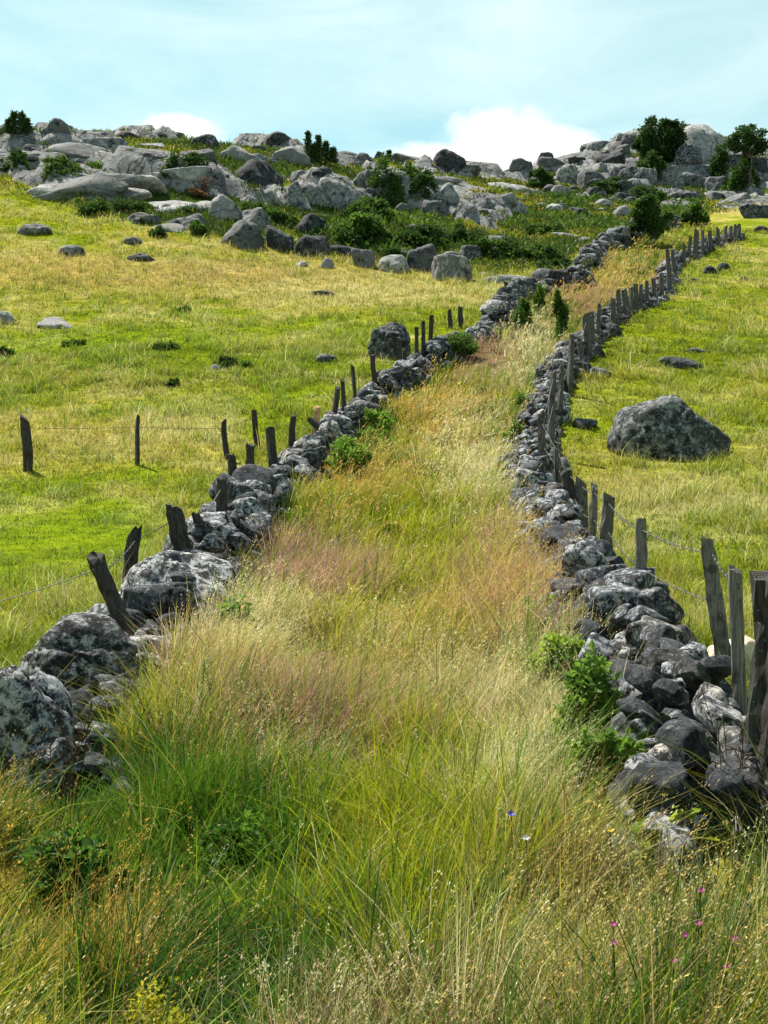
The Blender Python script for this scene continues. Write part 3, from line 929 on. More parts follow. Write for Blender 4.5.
# ------------------------------------------------------------------ scattered stones too many to count among the heath
def loose_stones():
    n = 5200
    D = rng.uniform(74, 190, n)
    X = rng.uniform(-0.36, 0.36, n) * D
    Z = ground(X, D)
    px, py = project(X, D, Z)
    k = (heath_mask(px, py, D) > 0.5) & (fbm2(X, D, 7, 61, 3) > 0.02)
    X, D, Z = X[k][:170], D[k][:170], Z[k][:170]
    shapes = [rock_shape(7000 + i, 3, random.choice(['block', 'crag', 'slab']), 0.8) for i in range(12)]
    Vs, Fs, off = [], [], 0
    for i in range(len(X)):
        P, Fc = shapes[i % 12]
        s = float(np.clip(rng.lognormal(-0.75, 0.55), 0.15, 1.5)) * (D[i] / 120)
        a = rng.uniform(0, 6.28)
        R = np.array([[math.cos(a), -math.sin(a), 0], [math.sin(a), math.cos(a), 0], [0, 0, 1]])
        Vs.append((P * np.array([s * 1.3, s, s * rng.uniform(0.45, 0.8)])) @ R.T + np.array([X[i], D[i], Z[i] + 0.1 * s]))
        Fs.append(Fc + off)
        off += len(P)
    o = link('loose_stones', mesh_np('loose_stones', np.concatenate(Vs), [np.concatenate(Fs)]), M['crag'])
    tag(o, 'grey stones strewn all over the rocky heath', 'stones', kind='stuff')


loose_stones()

# ------------------------------------------------------------------ dry stone walls
POOL = [rock_shape(3000 + i, 4, ['stone', 'block', 'stone', 'crag'][i % 4], 0.6) for i in range(16)]
POOL_LO = [rock_shape(3000 + i, 3, ['stone', 'block', 'stone', 'crag'][i % 4], 0.6) for i in range(16)]
POOL_ME = [mesh_np('wall_stone', P, [Fc]) for P, Fc in POOL]
for me in POOL_ME:
    me.materials.append(M['wall'])


def build_wall(key, name, label, height, width, size, n_parts, seed, far=1.0):
    r = np.random.default_rng(seed)
    s, xy, nrm = LINES[key]
    root = empty(name, (xy[0][0], xy[0][1], gz(*xy[0])))
    tag(root, label, 'stone wall')
    o0 = np.array(root.location)
    stones = []
    rows = [(0.10, -0.46, 1.15), (0.10, 0.46, 1.1), (0.34, -0.38, 1.0), (0.34, 0.36, 1.0), (0.58, -0.27, 0.95), (0.58, 0.25, 0.95), (0.80, -0.10, 1.0), (0.83, 0.13, 0.9)]
    for zf, of, sz in rows:
        q = r.uniform(0, 0.4)
        while q < s[-1]:
            i = int(q / 0.1)
            hv = 1 + 0.40 * float(vnoise(np.array([[q / 2.3, seed, 0.5]]), 77)[0]) + 0.22 * float(vnoise(np.array([[q / 0.8, seed, 4.5]]), 78)[0])
            L = size * (0.72 + 0.28 * float(smooth(7.5, 13, xy[min(int(q / 0.1), len(xy) - 1)][1]))) * sz * float(np.clip(r.lognormal(0, 0.42), 0.42, 1.15 + 0.6 * float(smooth(8, 14, xy[min(int(q / 0.1), len(xy) - 1)][1]))))
            near = 1.0
            hv *= 1 + (far - 1) * float(smooth(18, 40, xy[i][1]))
            if key == 'L':
                hv *= 0.42 + 0.58 * float(smooth(4.8, 6.8, q))
            if r.random() < 0.10 + 0.12 * (zf > 0.7) + (0.16 if key in ('LU', 'LF') else 0.14 * float(smooth(34, 48, xy[i][1])) * (key == 'L')):
                q += size * 0.6
                continue
            off = of * width * (1 + 0.35 * float(vnoise(np.array([[q / 1.7, seed, 8.5 + of]]), 79)[0])) + r.normal(0, 0.07)
            x, y = xy[i] + nrm[i] * off
            z = gz(x, y) + zf * height * hv / (near ** 0.6) + r.normal(0, 0.03)
            stones.append((x, y, z, L, r.uniform(0.62, 0.95), r.uniform(0.42, 0.72), math.atan2(-nrm[i][0], nrm[i][1]) + r.normal(0, 0.35), r.normal(0, 0.22), r.normal(0, 0.22), int(r.integers(16))))
            q += L * r.uniform(0.86, 1.1)
    stones.sort(key=lambda t: t[1] / t[3])
    rest_V, rest_F, off = [], [], 0
    cnt = 0
    for j, (x, y, z, L, a, b, yaw, tx, ty, k) in enumerate(stones):
        dims = (L / 2 * 1.08, L / 2 * a, L / 2 * b)
        R = Matrix.Rotation(yaw, 3, 'Z') @ Matrix.Rotation(tx, 3, 'X') @ Matrix.Rotation(ty, 3, 'Y')
        if cnt < n_parts:
            o = link('wall_stone', POOL_ME[k], None, root, Vector((x, y, z)) - Vector(o0))
            o.rotation_euler = R.to_euler()
            o.scale = dims
            cnt += 1
        else:
            P, Fc = (POOL if y < 20 else POOL_LO)[k]
            rest_V.append((P * np.array(dims)) @ np.array(R).T + np.array([x, y, z]) - o0)
            rest_F.append(Fc + off)
            off += len(P)
    if rest_V:
        o = link('wall_rubble', mesh_np('wall_rubble', np.concatenate(rest_V), [np.concatenate(rest_F)]), M['wall'], root)
        o['kind'] = 'stuff'
    # packed earth and small stones in the heart of the wall
    st = slice(0, None, 3)
    prof = [(-0.42, -0.1), (-0.33, 0.2), (-0.18, 0.42), (0.0, 0.5), (0.18, 0.42), (0.33, 0.2), (0.42, -0.1)]
    S, N = xy[st], nrm[st]
    taper = smooth(5.0, 7.0, s[st]) if key == 'L' else smooth(0.9, 2.6, s[st]) if key == 'R' else smooth(0, 0.8, s[st])
    taper = taper * smooth(0, 0.8, s[-1] - s[st])
    V = []
    for (ox, oz) in prof:
        p = S + N * ox * width
        V.append(np.stack([p[:, 0], p[:, 1], ground(p[:, 0], p[:, 1]) + oz * height * taper - 0.12 * (1 - taper)], 1))
    V = np.stack(V, 1).reshape(-1, 3)
    V += 0.07 * np.stack([vnoise(V * 3.1 + 9 * i, 50 + i) for i in range(3)], 1)
    m = len(prof)
    i = (np.arange(len(S) - 1)[:, None] * m + np.arange(m - 1)[None, :]).ravel()
    o = link('wall_core', mesh_np('wall_core', V - o0, [np.stack([i, i + m, i + m + 1, i + 1], 1)]), M['boulder'], root)
    return root


build_wall('L', 'dry_stone_wall', 'tumbled lichen-covered dry stone wall along the left side of the lane', 0.80, 0.85, 0.46, 100, 3, 0.9)
build_wall('LU', 'dry_stone_wall', 'short stone wall stub stepping uphill at the pair of lane shrubs', 0.95, 0.9, 0.62, 60, 4)
build_wall('LF', 'dry_stone_wall', 'dark ruined far wall stub climbing to the small tree beside the lane', 0.95, 1.0, 0.75, 60, 5)
build_wall('R', 'dry_stone_wall', 'long winding dry stone wall with grey posts along the right side of the lane', 0.68, 0.9, 0.44, 100, 6, 0.72)


# ------------------------------------------------------------------ fences
def post_mesh(D, base, top, w, seed, cut=0.3):
    """a split post from base to top (world), w wide: uneven rings, weathered top"""
    r = np.random.default_rng(seed)
    ax = np.array(top) - np.array(base)
    n_ring = 14 if D < 25 else 6
    n_side = 12 if D < 25 else 7
    ang = np.linspace(0, 2 * np.pi, n_side, endpoint=False)
    rad = (w / 2) * (1 + 0.18 * r.normal(size=n_side))
    rad = np.clip(rad, 0.6 * w / 2, 1.3 * w / 2)
    V = []
    for k in range(n_ring):
        t = k / (n_ring - 1)
        c = ax * t + np.array([0.012 * math.sin(5 * t + seed), 0.012 * math.cos(4 * t + seed), 0]) * (w / 0.1)
        rr = rad * (1.06 - 0.14 * t) * (1 + 0.09 * r.normal(size=n_side))
        zz = np.zeros(n_side)
        if k == n_ring - 1:
            zz = cut * w * (np.cos(ang + r.uniform(0, 6)) * r.uniform(0.3, 1.5) + 0.35 * r.normal(size=n_side))
        V.append(np.stack([c[0] + rr * np.cos(ang), c[1] + rr * np.sin(ang), c[2] + zz], 1))
    V.append(ax[None, :] + np.array([[0, 0, 0.04 * w]]))
    V = np.concatenate(V)
    quads = []
    for k in range(n_ring - 1):
        for j in range(n_side):
            j2 = (j + 1) % n_side
            quads.append((k * n_side + j, k * n_side + j2, (k + 1) * n_side + j2, (k + 1) * n_side + j))
    b0 = (n_ring - 1) * n_side
    tris = [(b0 + j, b0 + (j + 1) % n_side, len(V) - 1) for j in range(n_side)]
    me = mesh_np('post', V, [np.array(quads), np.array(tris)], False)
    return me


def tube_mesh(name, pts, rad, sides=5):
    P = np.array(pts, float)
    T = np.gradient(P, axis=0)
    T /= np.linalg.norm(T, axis=1)[:, None] + 1e-9
    up = np.array([0, 0, 1.0])
    A = np.cross(T, up)
    A /= np.linalg.norm(A, axis=1)[:, None] + 1e-9
    Bv = np.cross(A, T)
    rad = np.broadcast_to(rad, (len(P),))
    ang = np.linspace(0, 2 * np.pi, sides, endpoint=False)
    V = (P[:, None, :] + rad[:, None, None] * (np.cos(ang)[None, :, None] * A[:, None, :] + np.sin(ang)[None, :, None] * Bv[:, None, :])).reshape(-1, 3)
    i = np.arange(len(P) - 1)[:, None] * sides
    j = np.arange(sides)[None, :]
    j2 = (j + 1) % sides
    q = np.stack([(i + j).ravel(), (i + j2).ravel(), (i + sides + j2).ravel(), (i + sides + j).ravel()], 1)
    return V, q


def place_on_line(key, off, bx, by):
    """where the fence line (beside a wall) passes the seen foot of a post"""
    s, xy, nrm = LINES[key]
    P = xy + nrm * off
    Z = ground(P[:, 0], P[:, 1])
    px, py = project(P[:, 0], P[:, 1], Z)
    exp_row = by + 0.45 * F / P[:, 1]
    i = int(np.argmin(np.abs(px - bx) + 0.35 * np.abs(py - exp_row)))
    return float(P[i, 1])


def fence(label, posts, keys, off, mats, wires, seed):
    """posts: (foot x, foot y, top x, top y, width px [, material [, label]])"""
    pl = []
    for p in posts:
        bx, by, tx, ty, w = p[:5]
        if keys is None:
            D = at(bx, by).y
        else:
            D = min(((abs(0), place_on_line(k, off, bx, by)) for k in keys), key=lambda t: t[0])[1] if len(keys) == 1 else \
                (place_on_line(keys[0], off, bx, by) if by > 326 else place_on_line(keys[1] if by > 272 else keys[2], off, bx, by))
        if keys and by > 600 and bx > 500:
            D = at_height(bx, by, 0.30)
        if keys and by > 440 and bx < 330:
            D = at_height(bx, by, 0.5 if by < 590 else 0.2)
        x = (bx - CX) / F * D
        g = gz(x, D)
        z_seen = EYE - (by - CY) / F * D
        top = Vector(((tx - CX) / F * D, D, EYE - (ty - CY) / F * D))
        base = Vector((x, D, z_seen))
        d = top - base
        # run the post on down into the ground
        drop = max(z_seen - g, 0) + 0.25
        base2 = base - d * (drop / max(d.z, 0.1)) if abs(d.x) < d.z else base
        pl.append((D, base2, top, w / F * D, p[5] if len(p) > 5 else mats, p[6] if len(p) > 6 else None))
    b0 = pl[0][1]
    root = empty('post_and_wire_fence', (b0.x, b0.y, gz(b0.x, b0.y)))
    tag(root, label, 'fence')
    o0 = root.location.copy()
    for i, (D, b, t, w, m, lab) in enumerate(pl):
        o = link('post', post_mesh(D, b, t, max(w, 0.055), seed * 50 + i), M[m], root, b - o0)
        if lab:
            o['label'] = lab
    for (i, j, fr) in wires:       # from post i to post j, height along the post
        P = []
        for k in range(i, j):
            a = pl[k][1].lerp(pl[k][2], fr) if k >= 0 else None
            c = pl[k + 1][1].lerp(pl[k + 1][2], fr)
            L = (c - a).length
            for q in np.linspace(0, 1, max(4, int(L / 0.15)), endpoint=False):
                v = a.lerp(c, q)
                v.z -= 0.05 * L * q * (1 - q)
                P.append(v - o0 + Vector((0, -0.06, 0)))
        P.append(pl[j][1].lerp(pl[j][2], fr) - o0 + Vector((0, -0.06, 0)))
        V, q = tube_mesh('w', P, 0.0055)
        Vs, Qs, n = [V], [q], len(V)
        for v in P[::2]:
            for sgn in (1, -1):
                V2, q2 = tube_mesh('b', [v + Vector((-0.012, 0, -0.022 * sgn)), v, v + Vector((0.012, 0.01, 0.022 * sgn))], 0.003, 4)
                Vs.append(V2); Qs.append(q2 + n); n += len(V2)
        link('barbed_wire', mesh_np('barbed_wire', np.concatenate(Vs), [np.concatenate(Qs)]), M['wire'], root)
    return pl


R_POSTS = [
    (739, 728, 736, 569, 14, 'silverwood', 'straight narrow grey post standing nearest the camera'), (722, 658, 709, 541, 17, 'silverwood', 'thick split grey post leaning and widening downwards'),
    (643, 612, 641, 520, 11, 'silverwood'), (606, 582, 608, 496, 12), (592, 570, 594, 486, 8, 'silverwood'), (583, 562, 581, 480, 9), (577, 525, 568, 470, 11, 'oldwood'), (559, 497, 558, 449, 7),
    (544, 471, 541, 417, 10), (552, 441, 553, 372, 8), (560, 408, 561, 366, 7), (569, 396, 571, 334, 7), (582, 377, 580, 340, 7), (588, 356, 586, 316, 7), (593, 337, 592, 311, 5),
    (599, 325, 599, 305, 5), (614, 332, 612, 298, 6), (619, 312, 618, 290, 5), (625, 308, 624, 289, 5), (631, 306, 631, 287, 5), (637, 304, 636, 284, 5), (641, 301, 641, 284, 4),
    (647, 299, 646, 282, 5), (654, 294, 653, 278, 5), (661, 291, 661, 276, 5), (669, 278, 668, 251, 5), (674, 267, 673, 249, 4), (684, 260, 684, 244, 4), (690, 258, 690, 238, 4),
    (696, 252, 696, 230, 5), (702, 248, 702, 230, 4), (710, 244, 710, 231, 4), (718, 241, 718, 228, 4), (726, 239, 726, 226, 4), (731, 237, 731, 226, 4), (735, 236, 735, 225, 4), (739, 235, 739, 225, 4)]
fence('grey weathered post and barbed wire fence running along the right stone wall', R_POSTS, ['R'], 0.5, 'greywood', [(0, 16, 0.93), (1, 12, 0.66)], 1)
L_POSTS = [
    (130, 645, 98, 558, 17, 'oldwood', 'leaning blackened post nearest the camera'), (129, 592, 138, 530, 14), (192, 573, 172, 506, 16, 'oldwood', 'thick black post leaning left over the wall'), (211, 560, 194, 514, 11),
    (221, 543, 221, 478, 9), (232, 486, 231, 455, 9), (250, 468, 251, 445, 8), (273, 467, 271, 428, 9), (292, 443, 293, 416, 6), (316, 423, 316, 408, 7, 'newwood', 'short pale orange fresh-sawn post'),
    (335, 405, 337, 388, 6), (343, 398, 342, 380, 5), (354, 388, 353, 367, 5), (374, 379, 373, 355, 5), (401, 366, 400, 338, 5), (405, 365, 404, 350, 4), (417, 349, 416, 327, 5), (423, 339, 423, 322, 4),
    (430, 338, 432, 316, 5), (450, 322, 450, 311, 5), (461, 319, 461, 307, 5), (490, 321, 490, 306, 4), (495, 324, 494, 302, 5), (506, 313, 506, 282, 5), (577, 287, 577, 272, 4), (597, 251, 597, 238, 4), (606, 245, 606, 235, 4),
    (640, 236, 640, 226, 3), (668, 226, 668, 217, 3), (675, 226, 675, 215, 3)]
L_PL = fence('row of blackened leaning posts along the left stone wall', L_POSTS, ['L', 'LU', 'LF'], -0.22, 'oldwood', [(0, 4, 0.90)], 2)
P_POSTS = [(27, 472, 26, 418, 10), (137, 466, 139, 418, 6), (227, 459, 224, 421, 7), (258, 452, 253, 410, 5)]
P_PL = fence('dark cross fence of four spaced posts in the left pasture', P_POSTS, None, 0, 'oldwood', [(0, 3, 0.85)], 3)


# fallen rail lying across the left wall, and a wire running off to the left
def rail():
    D = place_on_line('L', -0.1, 320, 428)
    a = Vector(((309 - CX) / F * D, D, EYE - (419 - CY) / F * D))
    b = Vector(((331 - CX) / F * D, D - 0.2, EYE - (437 - CY) / F * D))
    r = np.linspace(0, 1, 8)
    V, q = tube_mesh('r', [a.lerp(b, t) - a for t in r], 0.075 * (1 + 0.15 * np.sin(r * 7)), 8)
    caps = [np.arange(8)[None, ::-1], (len(V) - 8 + np.arange(8))[None, :]]
    o = link('fallen_rail', mesh_np('fallen_rail', V, [q] + caps, False), M['oldwood'], None, a)
    tag(o, 'black fallen post lying aslant on the left wall beside the pale fresh post', 'fallen post')


rail()


def loose_wire():
    p = L_PL[0]
    a = p[1].lerp(p[2], 0.93)
    b = Vector((a.x - 1.4, a.y - 1.1, a.z - 0.42))
    P = []
    for t in np.linspace(0, 1, 16):
        v = a.lerp(b, t)
        v.z -= 0.18 * t * (1 - t)
        P.append(v - a)
    V, q = tube_mesh('w', P, 0.0045)
    o = link('barbed_wire', mesh_np('barbed_wire', V, [q]), M['wire'], None, a)
    tag(o, 'slack wire sagging from the nearest leaning post out of the left edge', 'wire')


loose_wire()


# thick dark gate post at the right edge
def gate_post():
    p = at(771, 880)
    H = (880 - 641) / F * p.y
    o = link('gate_post', post_mesh(5, (0, 0, -0.3), (0.02, 0, H), 62 / F * p.y, 909, 0.1), M['oldwood'], None, p)
    tag(o, 'thick blackened upright post cut by the right edge at the wall end', 'post')


gate_post()


# ------------------------------------------------------------------ leaves: bushes and trees
def leaf_quads(P, size, rs, aspect=0.55, droop=0.3):
    """small folded leaves (two triangles each) at the points P, random directions"""
    n = len(P)
    d = rs.normal(size=(n, 3)); d[:, 2] = d[:, 2] * 0.6 + droop
    d /= np.linalg.norm(d, axis=1)[:, None]
    e = rs.normal(size=(n, 3))
    e -= (e * d).sum(1)[:, None] * d
    e /= np.linalg.norm(e, axis=1)[:, None]
    nn = np.cross(d, e)
    L = size[:, None]
    V = np.stack([P, P + d * L * 0.5 + e * L * aspect * 0.5 + nn * L * 0.08, P + d * L, P + d * L * 0.5 - e * L * aspect * 0.5 + nn * L * 0.08], 1)
    i = np.arange(n)[:, None] * 4
    return V.reshape(-1, 3), np.concatenate([i + np.array([[0, 1, 2]]), i + np.array([[0, 2, 3]])])


def crown_points(n, dims, rs, lumps, whole=False):
    """points through an uneven crown made of leafy lumps; lumps thin out towards their middle"""
    c = rs.normal(size=(lumps, 3))
    c /= np.linalg.norm(c, axis=1)[:, None]
    c *= (rs.uniform(0.25, 0.85, lumps) ** 0.6)[:, None]
    if not whole:
        c[:, 2] = np.abs(c[:, 2]) - 0.12
    rad = rs.uniform(0.14, 0.42, lumps)
    k = rs.integers(lumps, size=n)
    v = rs.normal(size=(n, 3))
    v /= np.linalg.norm(v, axis=1)[:, None]
    v *= (rs.random(n) ** 0.45)[:, None]
    P = c[k] + v * rad[k][:, None] * np.array([1, 1, 0.85])
    return P * np.array(dims), k, c * np.array(dims), rad


def tint(k, lumps, rs, a, b, n):
    """leaf colours: each leafy lump its own mixture of two greens"""
    m = rs.random(lumps)[k] * 0.65 + rs.random(n) * 0.35
    return a[None, :] * (1 - m[:, None]) + b[None, :] * m[:, None]


G1, G2 = np.array((0.022, 0.05, 0.010)), np.array((0.06, 0.11, 0.018))


def bush(name, label, px, base, w, h, a=G1, b=G2, n=1400, seed=0, leaf=None, mat='leaf', cat='bush', group=None, depth=0.8, lumps=20, upright=0.3, aspect=0.55):
    p = at(px, base)
    D = p.y
    W, H = w / F * D, h / F * D
    rs = np.random.default_rng(seed + 5000)
    P, k, c, _ = crown_points(n, (W * 0.42, W * 0.42 * depth, H * 0.66), rs, lumps)
    P[:, 2] += H * 0.14
    lo = P[:, 2] < 0.02
    P[lo, 2] = rs.uniform(0.02, 0.2 * H, lo.sum())
    gy = ground(p.x + P[:, 0], D + 0.35 * W * depth + P[:, 1])
    P[:, 2] += gy - p.z
    P[:, 1] += 0.35 * W * depth
    size = np.full(n, leaf if leaf else max(3.2 * D / F, 0.06 * W)) * rs.uniform(0.6, 1.4, n)
    V, T = leaf_quads(P, size, rs, aspect, upright)
    col = np.repeat(tint(k, lumps, rs, a, b, n), 4, 0)
    # stems from the root into the lumps
    Vs, Ts, Q, off, cs = [V], [T], [], len(V), [col]
    for i in range(min(lumps, 7)):
        q = c[i] + np.array([0, 0.35 * W * depth, H * 0.14])
        r0 = np.array([0.1 * q[0], 0.35 * W * depth, -0.1])
        V2, q2 = tube_mesh('s', [r0, r0 * 0.5 + q * 0.5 + np.array([0, 0, 0.06 * H]), q], np.array([0.02, 0.014, 0.006]) * max(W, 0.5) * 0.8, 4)
        Vs.append(V2); Q.append(q2 + off); off += len(V2)
        cs.append(np.tile(np.array((0.05, 0.04, 0.025)), (len(V2), 1)))
    me = mesh_np(name, np.concatenate(Vs), Ts + [np.concatenate(Q)], False, np.concatenate(cs))
    o = link(name, me, M[mat], None, p)
    tag(o, label, cat, group)
    return o


def tree(name, label, px, base, w, h, crown_h, a, b, seed, n=3500, lumps=22, trunk=0.12, cat='tree', leaf=0.3):
    p = at(px, base)
    D = p.y
    W, H, CH = w / F * D, h / F * D, crown_h / F * D
    rs = np.random.default_rng(seed + 6000)
    root = empty(name, p)
    tag(root, label, cat)
    P, k, c, rad = crown_points(n, (W * 0.44, W * 0.42, CH * 0.46), rs, lumps, True)
    ctr = np.array([0, 0, H - CH * 0.5])
    P = P + ctr
    c = c + ctr
    V, T = leaf_quads(P, leaf * rs.uniform(0.6, 1.4, n), rs, 0.6, 0.0)
    link('crown', mesh_np('crown', V, [T], False, np.repeat(tint(k, lumps, rs, a, b, n), 4, 0)), M['leaf'], root)
    Vs, Q, off = [], [], 0
    fork = np.array([0.03 * W, 0, max(H - CH * 0.95, 0.15 * H)])

    def add(pts, r):
        nonlocal off
        V2, q2 = tube_mesh('t', pts, np.array(r), 7)
        Vs.append(V2); Q.append(q2 + off); off += len(V2)
    add([np.array([0, 0, -0.3]), fork * 0.5 + np.array([0.02 * W, 0, 0]), fork], [trunk * 1.35, trunk, trunk * 0.85])
    for i in range(min(9, lumps)):
        add([fork - np.array([0, 0, 0.1]), fork * 0.55 + c[i] * 0.45 + np.array([0, 0, 0.08 * H]), c[i]], [trunk * 0.6, trunk * 0.38, trunk * 0.1])
    link('trunk', mesh_np('trunk', np.concatenate(Vs), [np.concatenate(Q)]), M['bark'], root)
    return root


def A(*c): return np.array(c)


tree('round_tree', 'big round dense dark green tree on the right hilltop beside the dome', 659, 172, 60, 58, 60, A(0.014, 0.036, 0.007), A(0.04, 0.085, 0.015), 1, 17000, 54, 0.16, leaf=0.3)
tree('slender_tree', 'airy round-headed tree with dark trunk on the skyline at the right edge', 748, 187, 52, 66, 40, A(0.018, 0.046, 0.01), A(0.05, 0.095, 0.02), 2, 6500, 30, 0.2, leaf=0.28)
tree('small_tree', 'small bright green leafy tree beside the far end of the lane', 653, 244, 48, 56, 54, A(0.02, 0.052, 0.008), A(0.07, 0.135, 0.016), 3, 6500, 26, 0.12, leaf=0.22)
tree('small_tree', 'darker left companion stem of the small leafy tree beside the lane', 634, 244, 22, 40, 38, A(0.014, 0.036, 0.008), A(0.05, 0.10, 0.016), 4, 1300, 9, 0.08, leaf=0.26)
W1, W2 = A(0.075, 0.16, 0.016), A(0.22, 0.35, 0.04)
J1, J2 = A(0.020, 0.050, 0.010), A(0.055, 0.105, 0.016)
H1, H2 = A(0.032, 0.075, 0.012), A(0.09, 0.16, 0.02)
for i, args in enumerate([
    ('round_bush', 'neat round green bush where the right fence bends', 698, 228, 30, 28, J1, H2, 1700),
    ('round_bush', 'dark round bush on the saddle between the two rocky hills', 541, 190, 26, 27, J1, J2, 1500),
    ('dark_bush', 'tall dark bush under the right side of the great dome', 723, 184, 22, 32, J1, J2, 1200),
    ('dark_bush', 'dark bush at the foot of the airy skyline tree', 746, 190, 34, 34, J1, J2, 1400),
    ('dark_bush', 'low bush spreading below the big round hilltop tree', 656, 181, 44, 30, J1, J2, 2000),
    ('lane_shrub', 'leafy upright shrub growing in front of the stepping wall stub', 526, 334, 26, 56, H1, A(0.13, 0.23, 0.03), 2000),
    ('lane_shrub', 'tall narrow shrub in the middle of the lane, right of its pair', 560, 342, 18, 84, H1, A(0.12, 0.21, 0.025), 1900),
    ('lane_shrub', 'smaller shrub behind the leafy upright one by the wall stub', 541, 314, 15, 44, H1, A(0.12, 0.21, 0.025), 1000),
    ('juniper', 'wide dark juniper sprawling above the row of squared blocks', 423, 248, 60, 24, J1, J2, 2400),
    ('juniper', 'dark juniper mat left of the wide one under the tall cliff', 362, 250, 66, 32, J1, H2, 2600),
    ('juniper', 'bushy green juniper on the shelf under the tall cliff', 370, 222, 54, 20, J1, H2, 1800),
    ('juniper', 'green juniper draped right of the tall cliff rock', 386, 208, 42, 30, J1, H2, 1800),
    ('juniper', 'dark juniper at the right end above the pale slab', 470, 245, 40, 20, J1, J2, 1500),
    ('juniper', 'large dark green juniper bank left of the stepping wall stub', 505, 262, 54, 24, J1, H2, 2200),
    ('juniper', 'low juniper between the bank and the far wall', 545, 262, 44, 16, J1, H2, 1500),
    ('juniper', 'dark juniper close below the angular wall boulder heath', 560, 272, 40, 12, J1, J2, 1100),
    ('juniper', 'small juniper below the wide one by the pale rough block', 394, 260, 26, 14, J1, J2, 800),
    ('juniper', 'upright little juniper left of the dark round skyline boulder', 426, 186, 15, 17, J1, J2, 700),
    ('juniper', 'juniper tuft between the skyline hump and the rounded boulder', 409, 184, 26, 18, J1, H2, 900),
    ('juniper', 'juniper on the ledge above the dark-sided rock', 422, 204, 32, 15, J1, J2, 1000),
    ('juniper', 'dark juniper topping the overgrown rock face', 252, 216, 36, 13, J1, H2, 1000),
    ('juniper', 'green juniper cushion above the cleft rock', 282, 226, 30, 14, J1, H2, 900),
    ('juniper', 'dark scrub at the lower left foot of the crag', 93, 218, 30, 14, J1, J2, 900),
    ('juniper', 'dark scrub under the cracked slab', 128, 214, 36, 13, J1, J2, 1000),
    ('juniper', 'green bush in the hollow at the foot of the crag', 196, 236, 24, 14, J1, H2, 800),
    ('juniper', 'little dark bush under the narrow leaning slab', 157, 238, 18, 11, J1, J2, 500),
    ('juniper', 'black-green scrub at the left edge of the crag', 12, 176, 34, 15, J1, J2, 900),
    ('juniper', 'olive scrub strip under the long pale shelf', 56, 179, 44, 11, J1, H2, 900),
    ('juniper', 'dark bush high on the crag right of the small pale rock', 194, 174, 28, 17, J1, J2, 800),
    ('juniper', 'dark scrub tuft above the pink heather', 172, 188, 26, 13, J1, J2, 700),
    ('juniper', 'dark bank of scrub across the foot of the far hill', 610, 196, 40, 14, J1, J2, 1200),
    ('juniper', 'dark scrub between blocks on the far slope', 650, 201, 34, 13, J1, J2, 1000),
    ('juniper', 'dark scrub on the slope left of the small leafy tree', 545, 236, 46, 12, J1, H2, 1200),
    ('juniper', 'bright green patch of bracken under the airy skyline tree', 738, 192, 34, 10, H1, A(0.10, 0.17, 0.02), 900),
    ('meadow_bush', 'dark green bush in the middle of the left meadow', 224, 368, 32, 13, J1, J2, 1100),
    ('meadow_bush', 'dark rush tuft left of the middle meadow bush', 164, 351, 32, 8, J1, H2, 900),
    ('meadow_bush', 'small round dark tuft below the meadow bushes', 172, 387, 13, 10, J1, J2, 500),
    ('meadow_bush', 'flat dark tuft right of the bleached slab', 72, 347, 28, 9, J1, H2, 800),
    ('meadow_bush', 'dark bush cut by the left edge of the meadow', 4, 360, 24, 20, J1, J2, 1000),
    ('meadow_bush', 'flat dark tuft high in the left meadow', 181, 314, 22, 7, J1, H2, 600),
    ('meadow_bush', 'small rush tuft at the right of the meadow bushes', 246, 368, 13, 8, J1, H2, 400),
]):
    a_ = list(args)
    if args[0] == 'juniper':
        a_[4], a_[5], a_[8] = a_[4] * 1.25, a_[5] * 1.35, int(a_[8] * 1.3)
    elif args[0] == 'lane_shrub':
        bush(*args, seed=i, leaf=0.13, lumps=9, upright=0.8)
        continue
    elif args[0] in ('round_bush', 'lane_shrub', 'dark_bush'):
        a_[4], a_[5], a_[8] = a_[4] * 1.2, a_[5] * 1.15, int(a_[8] * 1.4)
    bush(*a_, seed=i)
bush('heather', 'pinkish brown heather patch among the crag slabs', 197, 200, 32, 15, A(0.12, 0.055, 0.05), A(0.16, 0.12, 0.03), 900, seed=60, cat='heather')


def conifer(name, label, px, base, w, h, stems, seed):
    p = at(px, base)
    D = p.y
    rs = np.random.default_rng(seed)
    root = empty(name, p)
    tag(root, label, 'conifer')
    Ps, Tk, Q, off = [], [], [], 0
    for (dx, hh, ww) in stems:
        H, R = hh / F * D, ww / F * D / 2
        n = 700
        t = rs.random(n) ** 0.8
        tier = 0.65 + 0.35 * np.sin(t * 26 + rs.uniform(0, 6))
        ang = rs.uniform(0, 6.28, n)
        rr = R * (1 - t) ** 0.8 * tier * rs.uniform(0.35, 1.15, n) + 0.02
        Ps.append(np.stack([dx / F * D + rr * np.cos(ang), rr * np.sin(ang), t * H + 0.05 * H], 1))
        V2, q2 = tube_mesh('t', [np.array([dx / F * D, 0, -0.2]), np.array([dx / F * D, 0, H * 0.5]), np.array([dx / F * D, 0, H])], np.array([0.09, 0.06, 0.02]), 6)
        Tk.append(V2); Q.append(q2 + off); off += len(V2)
    P = np.concatenate(Ps)
    V, T = leaf_quads(P, 0.32 * rs.uniform(0.6, 1.4, len(P)), rs, 0.3, 0.35)
    m = rs.random(len(P))[:, None]
    link('crown', mesh_np('crown', V, [T], False, np.repeat(J1 * (1 - m) + J2 * m, 4, 0)), M['needles'], root)
    link('trunk', mesh_np('trunk', np.concatenate(Tk), [np.concatenate(Q)]), M['bark'], root)


